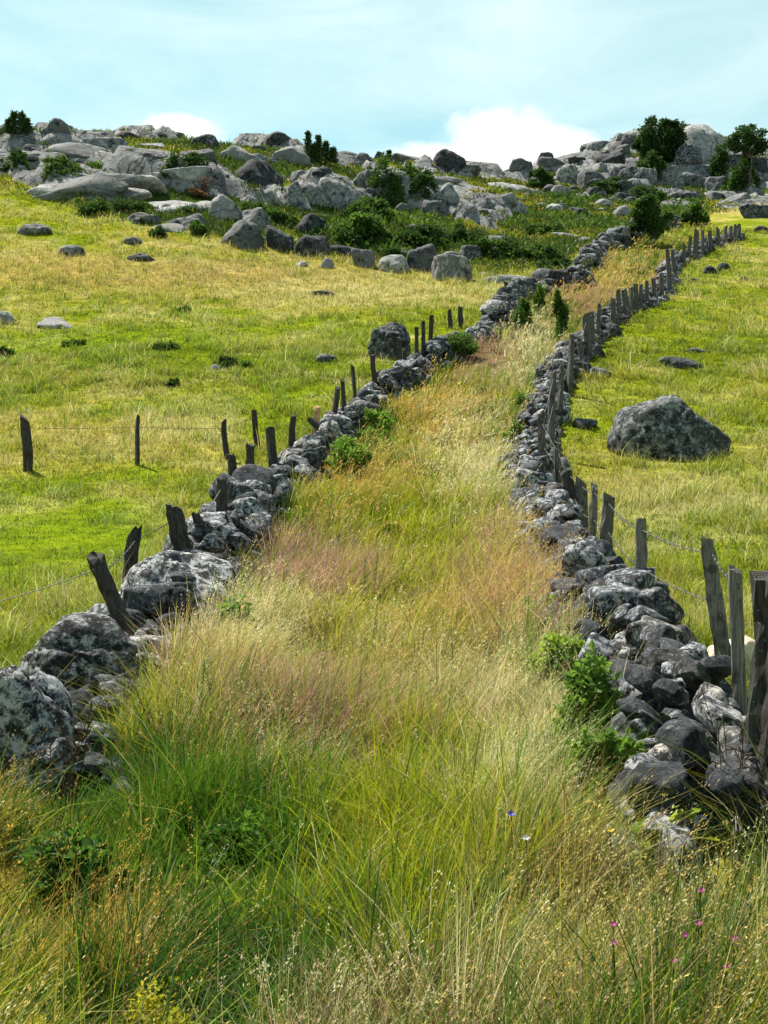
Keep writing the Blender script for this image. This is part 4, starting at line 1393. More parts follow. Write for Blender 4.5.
conifer('pine_sapling', 'cluster of dark young pines on the skyline of the left crag', 316, 164, 34, 28, [(-8, 30, 12), (2, 26, 12), (10, 20, 12), (17, 14, 13), (-2, 18, 13)], 71)
conifer('pine_sapling', 'bushy young pine on the skyline near the left edge', 18, 137, 26, 20, [(-4, 20, 14), (4, 19, 14), (9, 13, 12), (-9, 12, 11)], 72)
conifer('pine_sapling', 'tiny pine seedling on the skyline right of the pines', 389, 163, 8, 10, [(0, 11, 6)], 73)

# leafy weeds in the lane (the grass stands lower inside them)
THIN = []
for i, args in enumerate([
    ('bramble', 'bright yellow-green bramble against the right wall foot', 570, 705, 100, 92, W1, A(0.33, 0.44, 0.04), 2600, 0.07),
    ('bramble', 'leafy weed bank in front of the tumbled right wall', 590, 770, 110, 112, W1, W2, 2800, 0.068),
    ('bramble', 'tall leafy weeds left of the tumbled right wall', 618, 850, 120, 135, W1, W2, 2600, 0.062),
    ('bramble', 'bright leaf spray over the lowest right wall stones', 668, 925, 70, 120, W1, A(0.34, 0.43, 0.04), 800, 0.07),
    ('bramble', 'leafy weed sprig rooted among stones of the near right wall', 660, 745, 46, 60, W1, A(0.34, 0.43, 0.04), 260, 0.07),
    ('bramble', 'low weeds at the right wall foot above the bright bramble', 540, 640, 60, 50, W1, W2, 1500, 0.075),
    ('bramble', 'weeds at the foot of the right wall by the leaning dark post', 512, 560, 40, 40, W1, W2, 1100, 0.085),
    ('bramble', 'green weeds at the lane side of the big whitish boulder', 232, 660, 60, 60, W1, W2, 1500, 0.07),
    ('bramble', 'low green sprigs below the left wall above the pink grass', 285, 535, 40, 40, W1, W2, 1000, 0.085),
    ('bramble', 'pale leafy weeds under the left wall by the fresh post', 372, 452, 50, 36, W1, W2, 1000, 0.1),
    ('bramble', 'thin weeds along the left wall below the upright boulder posts', 410, 405, 36, 26, W1, W2, 800, 0.12),
    ('bramble', 'dark green bramble heap spilling off the left wall', 348, 482, 82, 66, J1, W2, 2600, 0.12),
    ('bramble', 'green bramble on the lane side below the dark upright boulder', 378, 440, 44, 50, J1, W2, 1700, 0.13),
    ('bramble', 'pale green shrubby weeds below the upper posts of the left wall', 458, 364, 74, 40, H1, A(0.14, 0.24, 0.03), 2400, 0.15),
    ('bramble', 'bramble growing out of the left wall under three black posts', 240, 590, 50, 66, J1, W2, 1900, 0.085),
    ('bramble', 'green weeds hugging the right wall at its bend', 515, 455, 40, 46, H1, W2, 1500, 0.12),
    ('bramble', 'low green weeds on the lane side of the right wall', 523, 415, 32, 36, H1, W2, 1100, 0.12),
]):
    near_ = args[3] > 600
    args = args[:5] + (args[5] * (1.3 if near_ else 0.85), W1 if args[6] is J1 else args[6], args[7], int(args[8] * (1.15 if near_ else 2.0)), args[9] * (0.9 if near_ else 0.6))
    bush(*args[:9], seed=200 + i, leaf=args[9], cat='bramble', lumps=18, upright=0.15, aspect=0.62)
    p_ = at(args[2], args[3])
    THIN.append((p_.x, p_.y + 0.05 * args[4] / F * p_.y, args[4] / F * p_.y * 0.7))

Y1, Y2 = A(0.16, 0.20, 0.015), A(0.62, 0.55, 0.03)
D1, D2 = A(0.028, 0.085, 0.010), A(0.10, 0.20, 0.018)
for i, (nm, lab, px, base, w, h, a_, b_, n_, lf, cat_) in enumerate([
    ('yellow_bedstraw', 'yellow-flowered clump at the bottom edge left of centre', 140, 1130, 130, 175, Y1, Y2, 2600, 0.02, 'wild plant'),
    ('yellow_bedstraw', 'smaller yellow clump in the bottom left corner', 36, 1130, 100, 150, Y1, Y2, 1800, 0.02, 'wild plant'),
    ('leafy_herb', 'dark leafy herbs in the grass below the lowest left boulders', 60, 925, 150, 120, D1, D2, 1900, 0.05, 'wild plant'),
    ('leafy_herb', 'green leafy herbs in the grass left of the lane middle', 235, 905, 150, 95, D1, A(0.12, 0.24, 0.02), 1700, 0.045, 'wild plant'),
    ('leafy_herb', 'dark herbs under the end of the right wall among pink flowers', 735, 1010, 130, 130, D1, D2, 1500, 0.045, 'wild plant'),
]):
    bush(nm, lab, px, base, w, h, a_, b_, n_, seed=401 + i, leaf=lf, cat=cat_, lumps=24, upright=0.5, aspect=0.5)
    p_ = at(px, base)
    THIN.append((p_.x, p_.y - 0.1, w / F * p_.y * 0.75))

# ------------------------------------------------------------------ grass
_FP = np.array(FOOT)


def under_rock(X, Y):
    out = np.zeros(len(X), bool)
    for x, y, rx, ry in _FP:
        out |= ((X - x) / rx) ** 2 + ((Y - y) / ry) ** 2 < 0.62
    return out


def blades(P, H, Wd, ang, bend, phi, c0, c1, S):
    """grass blades as bent tapering strips -> vertices, quads, tris, colours"""
    n = len(P)
    dirv = np.stack([np.cos(ang), np.sin(ang), np.zeros(n)], 1)
    side = np.stack([np.cos(phi), np.sin(phi), np.zeros(n)], 1)
    vs, cs = [], []
    for j in range(S + 1):
        t = j / S
        c = P + dirv * (bend * H * (0.25 * t + 0.75 * t * t))[:, None]
        c = c + np.array([0, 0, 1.0]) * (H * (t - 0.38 * np.minimum(bend, 1.2) * t * t))[:, None]
        k = c0 * (1 - t) + c1 * t
        if j < S:
            w = (Wd * (1 - t) ** 0.6 * 0.5)[:, None]
            vs += [c - side * w, c + side * w]
            cs += [k, k]
        else:
            vs.append(c)
            cs.append(k)
    V = np.stack(vs, 1)
    m = V.shape[1]
    i = np.arange(n)[:, None] * m
    quads = np.concatenate([i + np.array([[2 * j, 2 * j + 1, 2 * j + 3, 2 * j + 2]]) for j in range(S - 1)]) if S > 1 else np.zeros((0, 4), int)
    tris = i + np.array([[2 * S - 2, 2 * S - 1, 2 * S]])
    return V.reshape(-1, 3), quads, tris, np.stack(cs, 1).reshape(-1, 3)


def panicles(P, H, ang, bend, col, K, ln, size):
    """loose seed heads along the top of each stem"""
    n = len(P)
    dirv = np.stack([np.cos(ang), np.sin(ang), np.zeros(n)], 1)
    out_V, out_C = [], []
    for q in range(K):
        t = 1.0 - ln * rng.random(n)
        c = P + dirv * (bend * H * (0.25 * t + 0.75 * t * t))[:, None] + np.array([0, 0, 1.0]) * (H * (t - 0.38 * np.minimum(bend, 1.2) * t * t))[:, None]
        spread = (H * ln * 0.42 * (1.05 - (t - (1 - ln)) / ln))[:, None]
        d = rng.normal(size=(n, 3)) * np.array([1, 1, 0.5]) + dirv * 0.6
        d /= np.linalg.norm(d, axis=1)[:, None]
        c = c + d * spread * rng.random((n, 1)) * 0.6
        a = d * 0.5 + np.array([0, 0, 0.7]) + dirv * 0.4
        a /= np.linalg.norm(a, axis=1)[:, None]
        e = np.cross(a, rng.normal(size=(n, 3)))
        e /= np.linalg.norm(e, axis=1)[:, None] + 1e-9
        L = (size * rng.uniform(0.6, 1.4, n))[:, None]
        out_V.append(np.stack([c, c + a * L * 0.5 + e * L * 0.16, c + a * L, c + a * L * 0.5 - e * L * 0.16], 1))
        out_C.append(np.repeat((col * rng.uniform(0.75, 1.25, (n, 1)))[:, None, :], 4, 1))
    V = np.concatenate(out_V).reshape(-1, 3)
    i = np.arange(len(V) // 4)[:, None] * 4
    return V, i + np.array([[0, 1, 2, 3]]), np.concatenate(out_C).reshape(-1, 3)


def sample(n, d0, d1, power, umax):
    """points spread over the ground in front of the camera, thinning as distance**-power"""
    D = np.empty(0)
    p = 1 - power + 1          # density * width(D)
    r = rng.random(n)
    if abs(p) < 1e-6:
        D = d0 * (d1 / d0) ** r
    else:
        D = (d0 ** p + r * (d1 ** p - d0 ** p)) ** (1 / p)
    X = rng.uniform(-umax, umax, n) * (D + 1.0)
    return X, D


def combine(name, label, parts, mat, cat='grass'):
    Vs, Qs, Ts, Cs, off = [], [], [], [], 0
    for V, q, t, c in parts:
        Vs.append(V)
        if len(q): Qs.append(q + off)
        if len(t): Ts.append(t + off)
        Cs.append(c)
        off += len(V)
    fs = []
    if Qs: fs.append(np.concatenate(Qs))
    if Ts: fs.append(np.concatenate(Ts))
    o = link(name, mesh_np(name, np.concatenate(Vs), fs, True, np.concatenate(Cs)), mat)
    tag(o, label, cat, kind='stuff')
    return o


NO = np.zeros((0, 3), int)


def wind(X, Y):
    """the way the grass leans: mostly to the right and downhill, wavering in drifts"""
    return -0.25 + 1.5 * fbm2(X, Y, 2.2, 71, 2) + rng.normal(0, 0.75, len(X))


def jitter(c, s=0.22):
    return np.clip(c * (1 + s * rng.normal(size=(len(c), 1))) * (1 + 0.07 * rng.normal(size=c.shape)), 0.004, 0.8)


K = {k: i for i, k in enumerate(KINDS)}


STRAW = ['tan', 'pale', 'pink', 'orange', 'brown']


def keep_in_lane(X, D):
    v = in_lane(X, D)
    k = ((v > -0.02) & (v < 1.02)) | (D < 6.4)
    X, D, v = X[k], D[k], v[k]
    k = (wall_dist(X, D) > 0.34) & ~under_rock(X, D)
    return X[k], D[k], v[k]


def low_spots(px, py):
    """grass stays short where the tumbled wall ends and the left boulders come down to the lane"""
    f = 1 - 0.6 * np.exp(-(((px - 700) / 110) ** 2 + ((py - 930) / 90) ** 2))
    return f * (1 - 0.55 * np.exp(-(((px - 70) / 130) ** 2 + ((py - 810) / 80) ** 2)))


def in_weeds(X, Y):
    f = np.ones(len(X))
    for x, y, r in THIN:
        f *= 1 - (0.68 if y < 14 else 0.3) * np.exp(-(((X - x) / r) ** 2 + ((Y - y) / r) ** 2) * 0.8)
    return f


def lane_grass():
    parts = []
    # tussocks of leaves
    for (nt_, m, d0, d1, S, pw) in ((9500, 24, 3.0, 9, 4, 0.75), (13000, 15, 8, 38, 3, 1.5), (9000, 10, 34, 105, 2, 1.3)):
        X, D = sample(nt_, d0, d1, pw, 0.40 if d1 < 10 else 0.36)
        X, D, v = keep_in_lane(X, D)
        Z = ground(X, D)
        px, py = project(X, D, Z)
        W = lane_weights(px, py, X, D, v)
        for k in STRAW:
            W[k] = np.clip(W[k], 0, None) * 0.62
        n = len(X)
        A_ = np.repeat(np.arange(n), m)
        N = n * m
        sc = np.maximum(1, D / 9) ** 0.5
        oa = rng.uniform(0, 6.28, N)
        orr = np.abs(rng.normal(0, 0.075, N)) * sc[A_]
        x, y = X[A_] + orr * np.cos(oa), D[A_] + orr * np.sin(oa)
        cr = clump_r(X, D, 0.42, 501)
        own = rng.random(len(X)) < 0.25
        idx, tcol = pick(W, 1.5, np.where(own, rng.random(len(X)), cr))
        tcol = tcol * (0.72 + 0.5 * clump_r(X, D, 0.42, 503))[:, None]
        idx2, bcol = pick({k: w[A_] for k, w in W.items()}, 1.5)
        col = 1.1 * (0.7 * tcol[A_] + 0.3 * bcol)
        mid = np.exp(-((v - 0.52) / 0.17) ** 2)
        hollow = 0.52 + 0.48 * smooth(-0.32, 0.05, fbm2(X, D, 0.75, 87, 2))
        th = (0.50 - 0.16 * mid + 0.14 * fbm2(X, D, 1.5, 81, 2)) * hollow * (0.75 + 0.55 * clump_r(X, D, 0.42, 505)) * np.clip(rng.lognormal(0, 0.3, n), 0.5, 1.8) * low_spots(px, py) * in_weeds(X, D)
        h = np.clip(th[A_] * np.clip(rng.lognormal(0, 0.25, N), 0.4, 1.6), 0.1, 0.95)
        ang = np.where(rng.random(N) < 0.6, oa, wind(X, D)[A_])
        bend = np.clip(0.35 + 2.2 * orr / sc[A_] + rng.normal(0, 0.2, N), 0.05, 1.3)
        leafy = np.isin(idx, [K['green'], K['deep'], K['yellow']]).astype(float)
        wd = (0.0048 + 0.0034 * leafy[A_]) * (1 - 0.3 * smooth(5.5, 3.2, y)) * np.maximum(1, y / 7.5) ** 0.85 * rng.uniform(0.5, 1.7, N)
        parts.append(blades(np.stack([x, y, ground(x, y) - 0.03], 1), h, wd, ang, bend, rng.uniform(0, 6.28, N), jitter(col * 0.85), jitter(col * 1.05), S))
    # flowering straw stems standing above them
    for (n, d0, d1, S, pw) in ((105000, 3.0, 9, 4, 0.75), (150000, 8, 38, 3, 1.55), (60000, 34, 105, 2, 1.3)):
        X, D = sample(n, d0, d1, pw, 0.40 if d1 < 10 else 0.36)
        X, D, v = keep_in_lane(X, D)
        Z = ground(X, D)
        px, py = project(X, D, Z)
        W = lane_weights(px, py, X, D, v)
        cr = clump_r(X, D, 0.5, 507)
        idx, col = pick(W, 1.8, np.where(rng.random(len(X)) < 0.6, rng.random(len(X)), cr))
        dens = (0.85 + 0.7 * fbm2(X, D, 0.8, 83, 2)) * smooth(-0.35, 0.1, fbm2(X, D, 0.75, 87, 2))
        k = np.isin(idx, [K[q] for q in STRAW]) & (rng.random(len(X)) < dens)
        X, D, v, Z, idx, col, px, py = X[k], D[k], v[k], Z[k], idx[k], col[k], px[k], py[k]
        n = len(X)
        mid = np.exp(-((v - 0.52) / 0.17) ** 2)
        h = (0.66 - 0.22 * mid + 0.15 * fbm2(X, D, 1.7, 85, 2)) * np.clip(rng.lognormal(0, 0.24, n), 0.5, 1.6) * low_spots(px, py) * in_weeds(X, D)
        h = np.clip(h, 0.15, 1.15)
        wd = 0.0030 * np.maximum(1, D / 6.5) ** 0.9 * rng.uniform(0.7, 1.3, n)
        ang = wind(X, D)
        bend = np.clip(rng.normal(0.5, 0.28, n), 0.05, 1.2)
        c1 = jitter(col)
        P = np.stack([X, D, Z - 0.03], 1)
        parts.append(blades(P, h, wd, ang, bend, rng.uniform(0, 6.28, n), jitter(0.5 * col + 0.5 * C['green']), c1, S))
        pink = np.isin(idx, [K['pink'], K['brown']])
        for sel, kk_, ln, sz0, lst in ((pink, 16 if d1 < 10 else 8, 0.30, 0.008, None), (~pink, 15 if d1 < 10 else 7, 0.2, 0.0105 if d1 < 10 else 0.013, None)):
            q = np.nonzero(sel & (rng.random(n) < 0.85))[0]
            if len(q) == 0:
                continue
            sz = sz0 * np.maximum(1, D[q] / 7.5) ** 0.85
            hc = np.where(np.isin(idx[q], [K['pink']])[:, None], A(0.44, 0.25, 0.21), col[q] * 1.15)
            V, qq, c = panicles(P[q], h[q], ang[q], bend[q], jitter(hc), kk_, ln, sz)
            parts.append((V, qq, NO, c))
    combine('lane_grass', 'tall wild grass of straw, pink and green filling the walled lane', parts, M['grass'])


def pasture_grass():
    parts = []
    for (n, d0, d1, S) in ((330000, 8, 48, 2), (260000, 40, 100, 2)):
        X, D = sample(n, d0, d1, 1.45, 0.36)
        v = in_lane(X, D)
        out = (v < 0.0) | (v > 1.0)
        out &= (D > 9)
        X, D = X[out], D[out]
        k = (wall_dist(X, D) > 0.42) & ~under_rock(X, D)
        X, D = X[k], D[k]
        Z = ground(X, D)
        px, py = project(X, D, Z)
        k = heath_mask(px, py, D) < 0.5
        X, D, Z, px, py = X[k], D[k], Z[k], px[k], py[k]
        # two blades in three grow out of a tussock shared with others
        m_ = 12
        lead = (np.arange(len(X)) // m_) * m_
        tus = (rng.random(len(X)) < 0.66)
        oa = rng.uniform(0, 6.28, len(X))
        orr = np.abs(rng.normal(0, 0.07, len(X))) * np.maximum(1, D[lead] / 14) ** 0.6
        X = np.where(tus, X[lead] + orr * np.cos(oa), X)
        D = np.where(tus, D[lead] + orr * np.sin(oa), D)
        Z = ground(X, D)
        px, py = project(X, D, Z)
        W = field_weights(px, py, X, D)
        idx, col = pick(W)
        n = len(X)
        straw = np.isin(idx, [K['tan'], K['pale'], K['pink']])
        tuft = smooth(-0.05, 0.45, fbm2(X, D, 0.8, 91, 2) + 0.5 * fbm2(X, D, 2.6, 92, 2))
        col = col * (0.80 + 0.28 * tuft)[:, None] + (0.16 * tuft * (rng.random(n) < 0.5))[:, None] * C['pale']
        h = (0.09 + 0.24 * tuft + np.where(straw, 0.12, 0)) * np.clip(rng.lognormal(0, 0.3, n), 0.5, 1.9)
        lawn = np.exp(-(((px - 60) / 190) ** 2 + ((py - 545) / 60) ** 2))
        h = h * (1 - 0.5 * lawn)
        # tall dry fringe along the outside of the walls
        wdst = wall_dist(X, D)
        fr = np.exp(-((wdst - 0.6) / 0.5) ** 2) * (px < 384)
        h = h + fr * 0.35 * rng.random(n)
        wd = 0.011 * np.maximum(1, D / 14) ** 0.85 * rng.uniform(0.7, 1.4, n) * np.where(straw, 0.7, 1)
        bend = np.clip(rng.normal(0.65, 0.3, n), 0.05, 1.3)
        c1 = jitter(col, 0.25)
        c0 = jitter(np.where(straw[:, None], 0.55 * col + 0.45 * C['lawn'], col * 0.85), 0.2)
        P = np.stack([X, D, Z - 0.02], 1)
        h = h * np.where(tus, (0.75 + 0.7 * rng.random(len(X)))[lead], 0.8)
        c1 = c1 * np.where(tus, (0.8 + 0.4 * rng.random(len(X)))[lead], 0.9)[:, None]
        ang = np.where(tus, oa, wind(X, D) + rng.normal(0, 0.8, len(X)))
        parts.append(blades(P, h, wd, ang, bend, rng.uniform(0, 6.28, n), c0, c1, S))
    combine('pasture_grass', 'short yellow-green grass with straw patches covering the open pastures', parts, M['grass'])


def heath():
    parts = []
    X, D = sample(330000, 72, 200, 1.2, 0.36)
    Z = ground(X, D)
    px, py = project(X, D, Z)
    hm = heath_mask(px, py, D)
    rm, f = ledge(X, D, X / D)
    k = (hm > rng.random(len(X))) & ~under_rock(X, D) & (rm * smooth(0.05, 0.15, f) < 0.45 + 0.6 * (fbm2(X, D, 1.6, 44, 2) > 0.28))
    X, D, Z = X[k], D[k], Z[k]
    n = len(X)
    hn = fbm2(X, D, 6, 41, 4) + 0.25 * rng.normal(size=n)
    grassy = hn > 0.12
    col = np.where(grassy[:, None], np.where((rng.random(n) < 0.35)[:, None], C['tan'] * 0.8, C['yellow'] * 0.8), np.where((rng.random(n) < 0.3)[:, None], C['green'] * 0.7, C['heath']))
    h = np.where(grassy, 0.25, 0.32) * np.clip(rng.lognormal(0, 0.35, n), 0.4, 2.0)
    wd = 0.10 * (D / 100) * rng.uniform(0.6, 1.4, n)
    P = np.stack([X, D, Z - 0.02], 1)
    parts.append(blades(P, h, wd, rng.uniform(0, 6.28, n), np.clip(rng.normal(0.6, 0.3, n), 0, 1.3), rng.uniform(0, 6.28, n), jitter(col, 0.25), jitter(col, 0.25), 2))
    # low dark scrub in mounds
    X, D = sample(150000, 74, 195, 1.0, 0.36)
    Z = ground(X, D)
    px, py = project(X, D, Z)
    sh = fbm2(X, D, 3.6, 47, 3) - 0.05 - 0.16 * np.exp(-(((px - 330) / 130) ** 2 + ((py - 185) / 26) ** 2)) + 0.17 * np.exp(-(((px - 430) / 120) ** 2 + ((py - 235) / 35) ** 2)) + 0.12 * (px > 560)
    rm, f = ledge(X, D, X / D)
    k = (heath_mask(px, py, D) > 0.6) & (sh > 0.16) & ~under_rock(X, D) & (rm * smooth(0.05, 0.15, f) < 0.7)
    X, D, Z, sh = X[k], D[k], Z[k], sh[k]
    n = len(X)
    h = np.clip(0.25 + 2.6 * (sh - 0.16), 0.2, 0.95) * rng.uniform(0.6, 1.15, n)
    m = np.clip(rng.random(n) * 0.7 + 0.6 * fbm2(X, D, 1.3, 49, 2), 0, 1)[:, None]
    col = A(0.028, 0.07, 0.010) * (1 - m) + A(0.14, 0.21, 0.022) * m
    P = np.stack([X, D, Z + h * rng.uniform(0.0, 0.55, n)], 1)
    parts.append(blades(P, h * 0.5, 0.16 * (D / 100) * rng.uniform(0.6, 1.4, n), rng.uniform(0, 6.28, n), np.clip(rng.normal(0.8, 0.3, n), 0.1, 1.3), rng.uniform(0, 6.28, n), jitter(col, 0.2), jitter(col, 0.2), 2))
    combine('heath_scrub', 'rough olive heath and grass between the rocks of both hills', parts, M['grass'], 'heath')


lane_grass()
pasture_grass()
heath()


# ------------------------------------------------------------------ wildflowers
def flower(label, px, py, kind, seed, D):
    """a small flower seen at (px, py) on a thin stem, D metres away"""
    rs = np.random.default_rng(seed)
    x = (px - CX) / F * D
    z = EYE - (py - CY) / F * D
    g = gz(x, D)
    root = empty('wildflower', (x, D, g))
    tag(root, label, 'flower')
    h = max(z - g, 0.15)
    cf = {'pink': (0.50, 0.06, 0.30), 'blue': (0.09, 0.10, 0.55), 'yellow': (0.75, 0.52, 0.03), 'white': (0.7, 0.7, 0.72)}[kind]
    V, q = tube_mesh('s', [np.array([0.03, 0, -0.02]), np.array([0.01, 0, h * 0.5]), np.array([0, 0, h])], np.array([0.003, 0.0025, 0.002]), 5)
    link('stem', mesh_np('stem', V, [q], True, np.tile(A(0.06, 0.10, 0.02), (len(V), 1))), M['leaf'], root)
    R = 0.015 * (D / 5.0)
    Vs, Ts = [], []
    npet = 5 if kind != 'blue' else 9
    for i in range(npet):
        a = i * 6.283 / npet + rs.uniform(-0.1, 0.1)
        d = np.array([math.cos(a), math.sin(a) * 0.75 - 0.3, math.sin(a) * 0.5 + 0.35])
        e = np.array([-math.sin(a), math.cos(a) * 0.75, math.cos(a) * 0.5])
        c = np.array([0, -0.004, h])
        n0 = len(Vs)
        Vs += [c, c + d * R * 0.6 + e * R * 0.34, c + d * R * 1.05 + e * R * 0.18, c + d * R * 1.05 - e * R * 0.18, c + d * R * 0.6 - e * R * 0.34]
        Ts.append([n0, n0 + 1, n0 + 2, n0 + 3, n0 + 4])
    link('petals', mesh_np('petals', np.array(Vs), [np.array(Ts)], False, np.tile(A(*cf), (len(Vs), 1))), M['petal'], root)


for i, (lab, px, py, kd, D) in enumerate([
    ('topmost bright pink flower under the lowest right wall stones', 700, 890, 'pink', 3.6),
    ('pink flower second from the top in the bottom right grass', 693, 914, 'pink', 3.6),
    ('large vivid pink flower in the middle of the bottom right cluster', 698, 923, 'pink', 3.5),
    ('pink flower just left of the vivid cluster at bottom right', 685, 935, 'pink', 3.5),
    ('lowest pink flower near the right edge', 726, 966, 'pink', 3.4),
    ('pale pink flower above the lowest one near the right edge', 733, 938, 'pink', 3.5),
    ('upper magenta flower of the pair left of the pink cluster', 613, 924, 'pink', 3.5),
    ('lower magenta flower of the pair left of the pink cluster', 613, 942, 'pink', 3.5),
    ('small pink flower low between the pair and the right edge', 673, 960, 'pink', 3.4),
    ('single blue cornflower-like bloom standing in the pale grass', 511, 814, 'blue', 5.0),
    ('whitish bloom just right below the blue flower', 526, 838, 'white', 4.8),
    ('small yellow flower in the weeds before the right wall', 610, 830, 'yellow', 4.8)]):
    flower(lab, px, py, kd, 300 + i, D)

def dry_stalks(label, px, base, h, n, seed, spread):
    """a clump of dead brown stalks with a few side twigs"""
    p = at(px, base)
    rs = np.random.default_rng(seed)
    Vs, Q, off = [], [], 0
    H = h / F * p.y
    for i in range(n):
        b = np.array([rs.normal(0, spread * 0.35), rs.normal(0, spread * 0.35), -0.03])
        t = b + np.array([rs.normal(0.05, spread), rs.normal(0, spread), H * rs.uniform(0.6, 1.05)])
        m = (b + t) / 2 + np.array([rs.normal(0, 0.03), 0, 0.03])
        V2, q2 = tube_mesh('s', [b, m, t], np.array([0.004, 0.003, 0.0018]), 5)
        Vs.append(V2); Q.append(q2 + off); off += len(V2)
        for j in range(7):
            f = rs.uniform(0.5, 1.0)
            s = m * (1 - (f - .5) * 2) + t * (f - .5) * 2
            e = s + np.array([rs.normal(0, 0.035), rs.normal(0, 0.035), rs.uniform(0.01, 0.05)])
            V2, q2 = tube_mesh('s', [s, (s + e) / 2, e], np.array([0.002, 0.004, 0.001]), 4)
            Vs.append(V2); Q.append(q2 + off); off += len(V2)
    V = np.concatenate(Vs)
    col = np.tile(A(0.10, 0.065, 0.035), (len(V), 1))
    o = link('dry_weed', mesh_np('dry_weed', V, [np.concatenate(Q)], True, col), M['leaf'], None, p)
    tag(o, label, 'dry weed')


dry_stalks('dead brown weed stalks before the lowest left boulders', 66, 840, 150, 9, 501, 0.10)
dry_stalks('tall dead stalks at the right end of the tumbled wall', 735, 905, 210, 12, 502, 0.11)
dry_stalks('dry pale stalks rising against the right wall stones', 640, 745, 120, 7, 503, 0.06)
dry_stalks('brown seed stalks beside the big left lichen boulder', 118, 745, 90, 7, 504, 0.08)

# ------------------------------------------------------------------ sky and sun
SUN_AZ, SUN_EL = math.radians(-38), math.radians(56)      # azimuth from straight ahead (+Y), negative = left


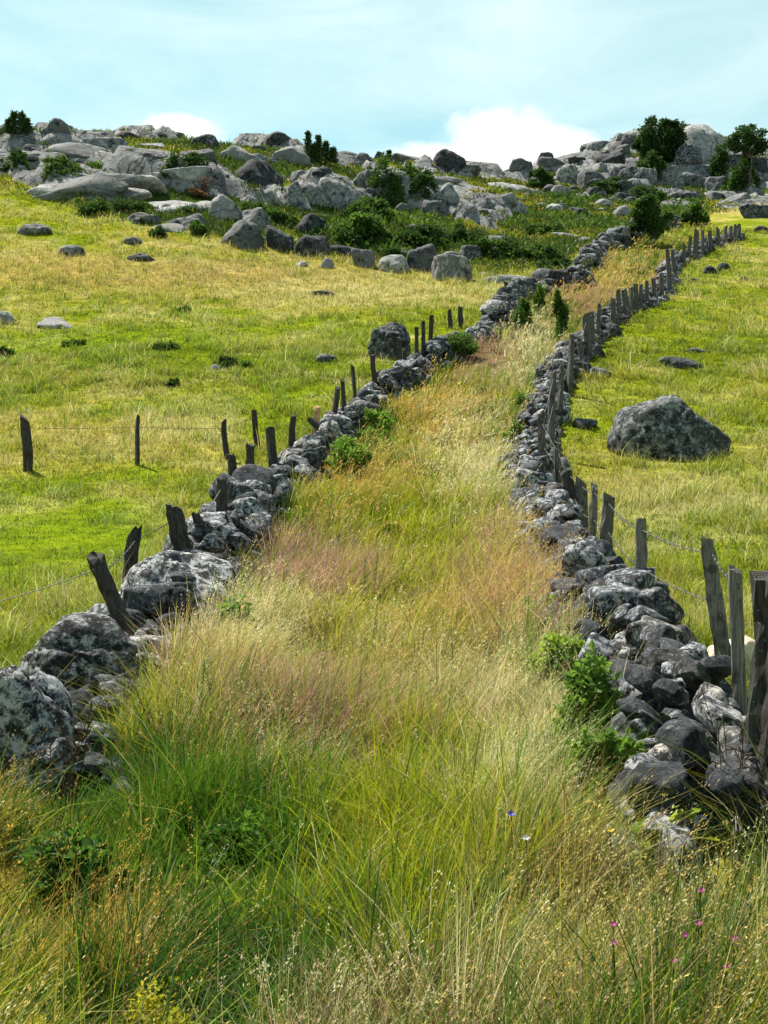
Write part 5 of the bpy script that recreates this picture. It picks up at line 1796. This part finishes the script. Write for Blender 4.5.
def world():
    w = bpy.data.worlds.new('World')
    SC.world = w
    w.use_nodes = True
    nt = w.node_tree
    nt.nodes.clear()
    out = nt.nodes.new('ShaderNodeOutputWorld')
    bg = nt.nodes.new('ShaderNodeBackground')
    bg.inputs['Strength'].default_value = 0.053
    sky = nt.nodes.new('ShaderNodeTexSky')
    sky.sky_type = 'NISHITA'
    sky.sun_disc = False
    sky.sun_elevation = SUN_EL
    sky.sun_rotation = SUN_AZ
    sky.altitude = 1200
    sky.air_density = 1.0
    sky.dust_density = 1.2
    sky.ozone_density = 0.6
    tc = nt.nodes.new('ShaderNodeTexCoord')
    vec = tc.outputs['Generated']
    # thin high veil
    mp = nd(nt, 'ShaderNodeMapping')
    mp.inputs['Scale'].default_value = (1.6, 1.6, 5.5)
    mp.inputs['Rotation'].default_value = (0, 0.35, 0.2)
    nt.links.new(vec, mp.inputs['Vector'])
    v1 = noise_out(nt, mp.outputs[0], 2.4, 7, 0.58, 0.5)
    veil = ramp(nt, v1, [(0.30, 0.30), (0.68, 0.92)])
    sep = nd(nt, 'ShaderNodeSeparateXYZ')
    nt.links.new(vec, sep.inputs[0])
    up = nd(nt, 'ShaderNodeMapRange', interpolation_type='SMOOTHSTEP')
    nt.links.new(sep.outputs['Z'], up.inputs['Value'])
    up.inputs['From Min'].default_value = 0.36
    up.inputs['From Max'].default_value = 0.75
    up.inputs['To Min'].default_value = 1.0
    up.inputs['To Max'].default_value = 0.08
    vm = nd(nt, 'ShaderNodeMath', operation='MULTIPLY')
    nt.links.new(veil, vm.inputs[0])
    nt.links.new(up.outputs[0], vm.inputs[1])
    veil = vm.outputs[0]
    tint_sky = mixc(nt, 1.0, sky.outputs[0], mixc(nt, up.outputs[0], (1.0, 1.0, 0.9), (1.05, 1.65, 1.25)), 'MULTIPLY')
    col = mixc(nt, veil, tint_sky, (7.5, 9.3, 9.2))

    def puff(cx, cz, rx, rz, seed):
        """a cumulus bank around a direction (x and z of the unit view vector)"""
        sx = nd(nt, 'ShaderNodeVectorMath', operation='SUBTRACT')
        nt.links.new(vec, sx.inputs[0])
        sx.inputs[1].default_value = (cx, 0.95, cz)
        sc = nd(nt, 'ShaderNodeVectorMath', operation='MULTIPLY')
        nt.links.new(sx.outputs[0], sc.inputs[0])
        sc.inputs[1].default_value = (1 / rx, 0.6, 1 / rz)
        ln = nd(nt, 'ShaderNodeVectorMath', operation='LENGTH')
        nt.links.new(sc.outputs[0], ln.inputs[0])
        n = noise_out(nt, vec, 26, 8, 0.62, 0.2)
        s = nd(nt, 'ShaderNodeMath', operation='MULTIPLY_ADD')
        nt.links.new(n, s.inputs[0])
        s.inputs[1].default_value = -1.5
        nt.links.new(ln.outputs['Value'], s.inputs[2])
        return ramp(nt, s.outputs[0], [(-0.1, 1.0), (0.1, 0.9), (0.5, 0.0)])
    for (px, py, w_, h_) in ((515, 156, 66, 36), (440, 165, 60, 18), (176, 130, 34, 14), (560, 150, 34, 24)):
        v = Vector((px - CX, F, CY - py)).normalized()
        f = puff(v.x, v.z, w_ / F, h_ / F, 0)
        if py < 50:
            half = nd(nt, 'ShaderNodeMath', operation='MULTIPLY')
            nt.links.new(f, half.inputs[0])
            half.inputs[1].default_value = 0.2
            f = half.outputs[0]
        col = mixc(nt, f, col, (9.9, 10.3, 10.4))
    nt.links.new(col, bg.inputs['Color'])
    nt.links.new(bg.outputs[0], out.inputs[0])


world()
sl = bpy.data.lights.new('sun', 'SUN')
sl.energy = 5.0
sl.angle = math.radians(0.5)
sl.color = (1.0, 0.95, 0.86)
so = bpy.data.objects.new('sun', sl)
COL.objects.link(so)
to_sun = Vector((math.sin(SUN_AZ) * math.cos(SUN_EL), math.cos(SUN_AZ) * math.cos(SUN_EL), math.sin(SUN_EL)))
so.rotation_euler = to_sun.to_track_quat('Z', 'Y').to_euler()
so.location = to_sun * 120

# ------------------------------------------------------------------ camera and output
cam = bpy.data.cameras.new('camera')
cam.sensor_fit = 'VERTICAL'
cam.sensor_height = 36
cam.lens = 45
cam.clip_start = 0.1
cam.clip_end = 8000
co = bpy.data.objects.new('camera', cam)
COL.objects.link(co)
co.location = (0, 0, EYE)
co.rotation_euler = (math.radians(90), 0, 0)
SC.camera = co
vs = SC.view_settings
SC.display_settings.display_device = 'sRGB'
vs.view_transform = 'Standard'
vs.look = 'None'
vs.exposure = 1.15
vs.gamma = 1.0
vs.use_curve_mapping = False
SC.cycles.max_bounces = 4
SC.cycles.diffuse_bounces = 2
SC.cycles.transparent_max_bounces = 4
SC.cycles.use_denoising = True
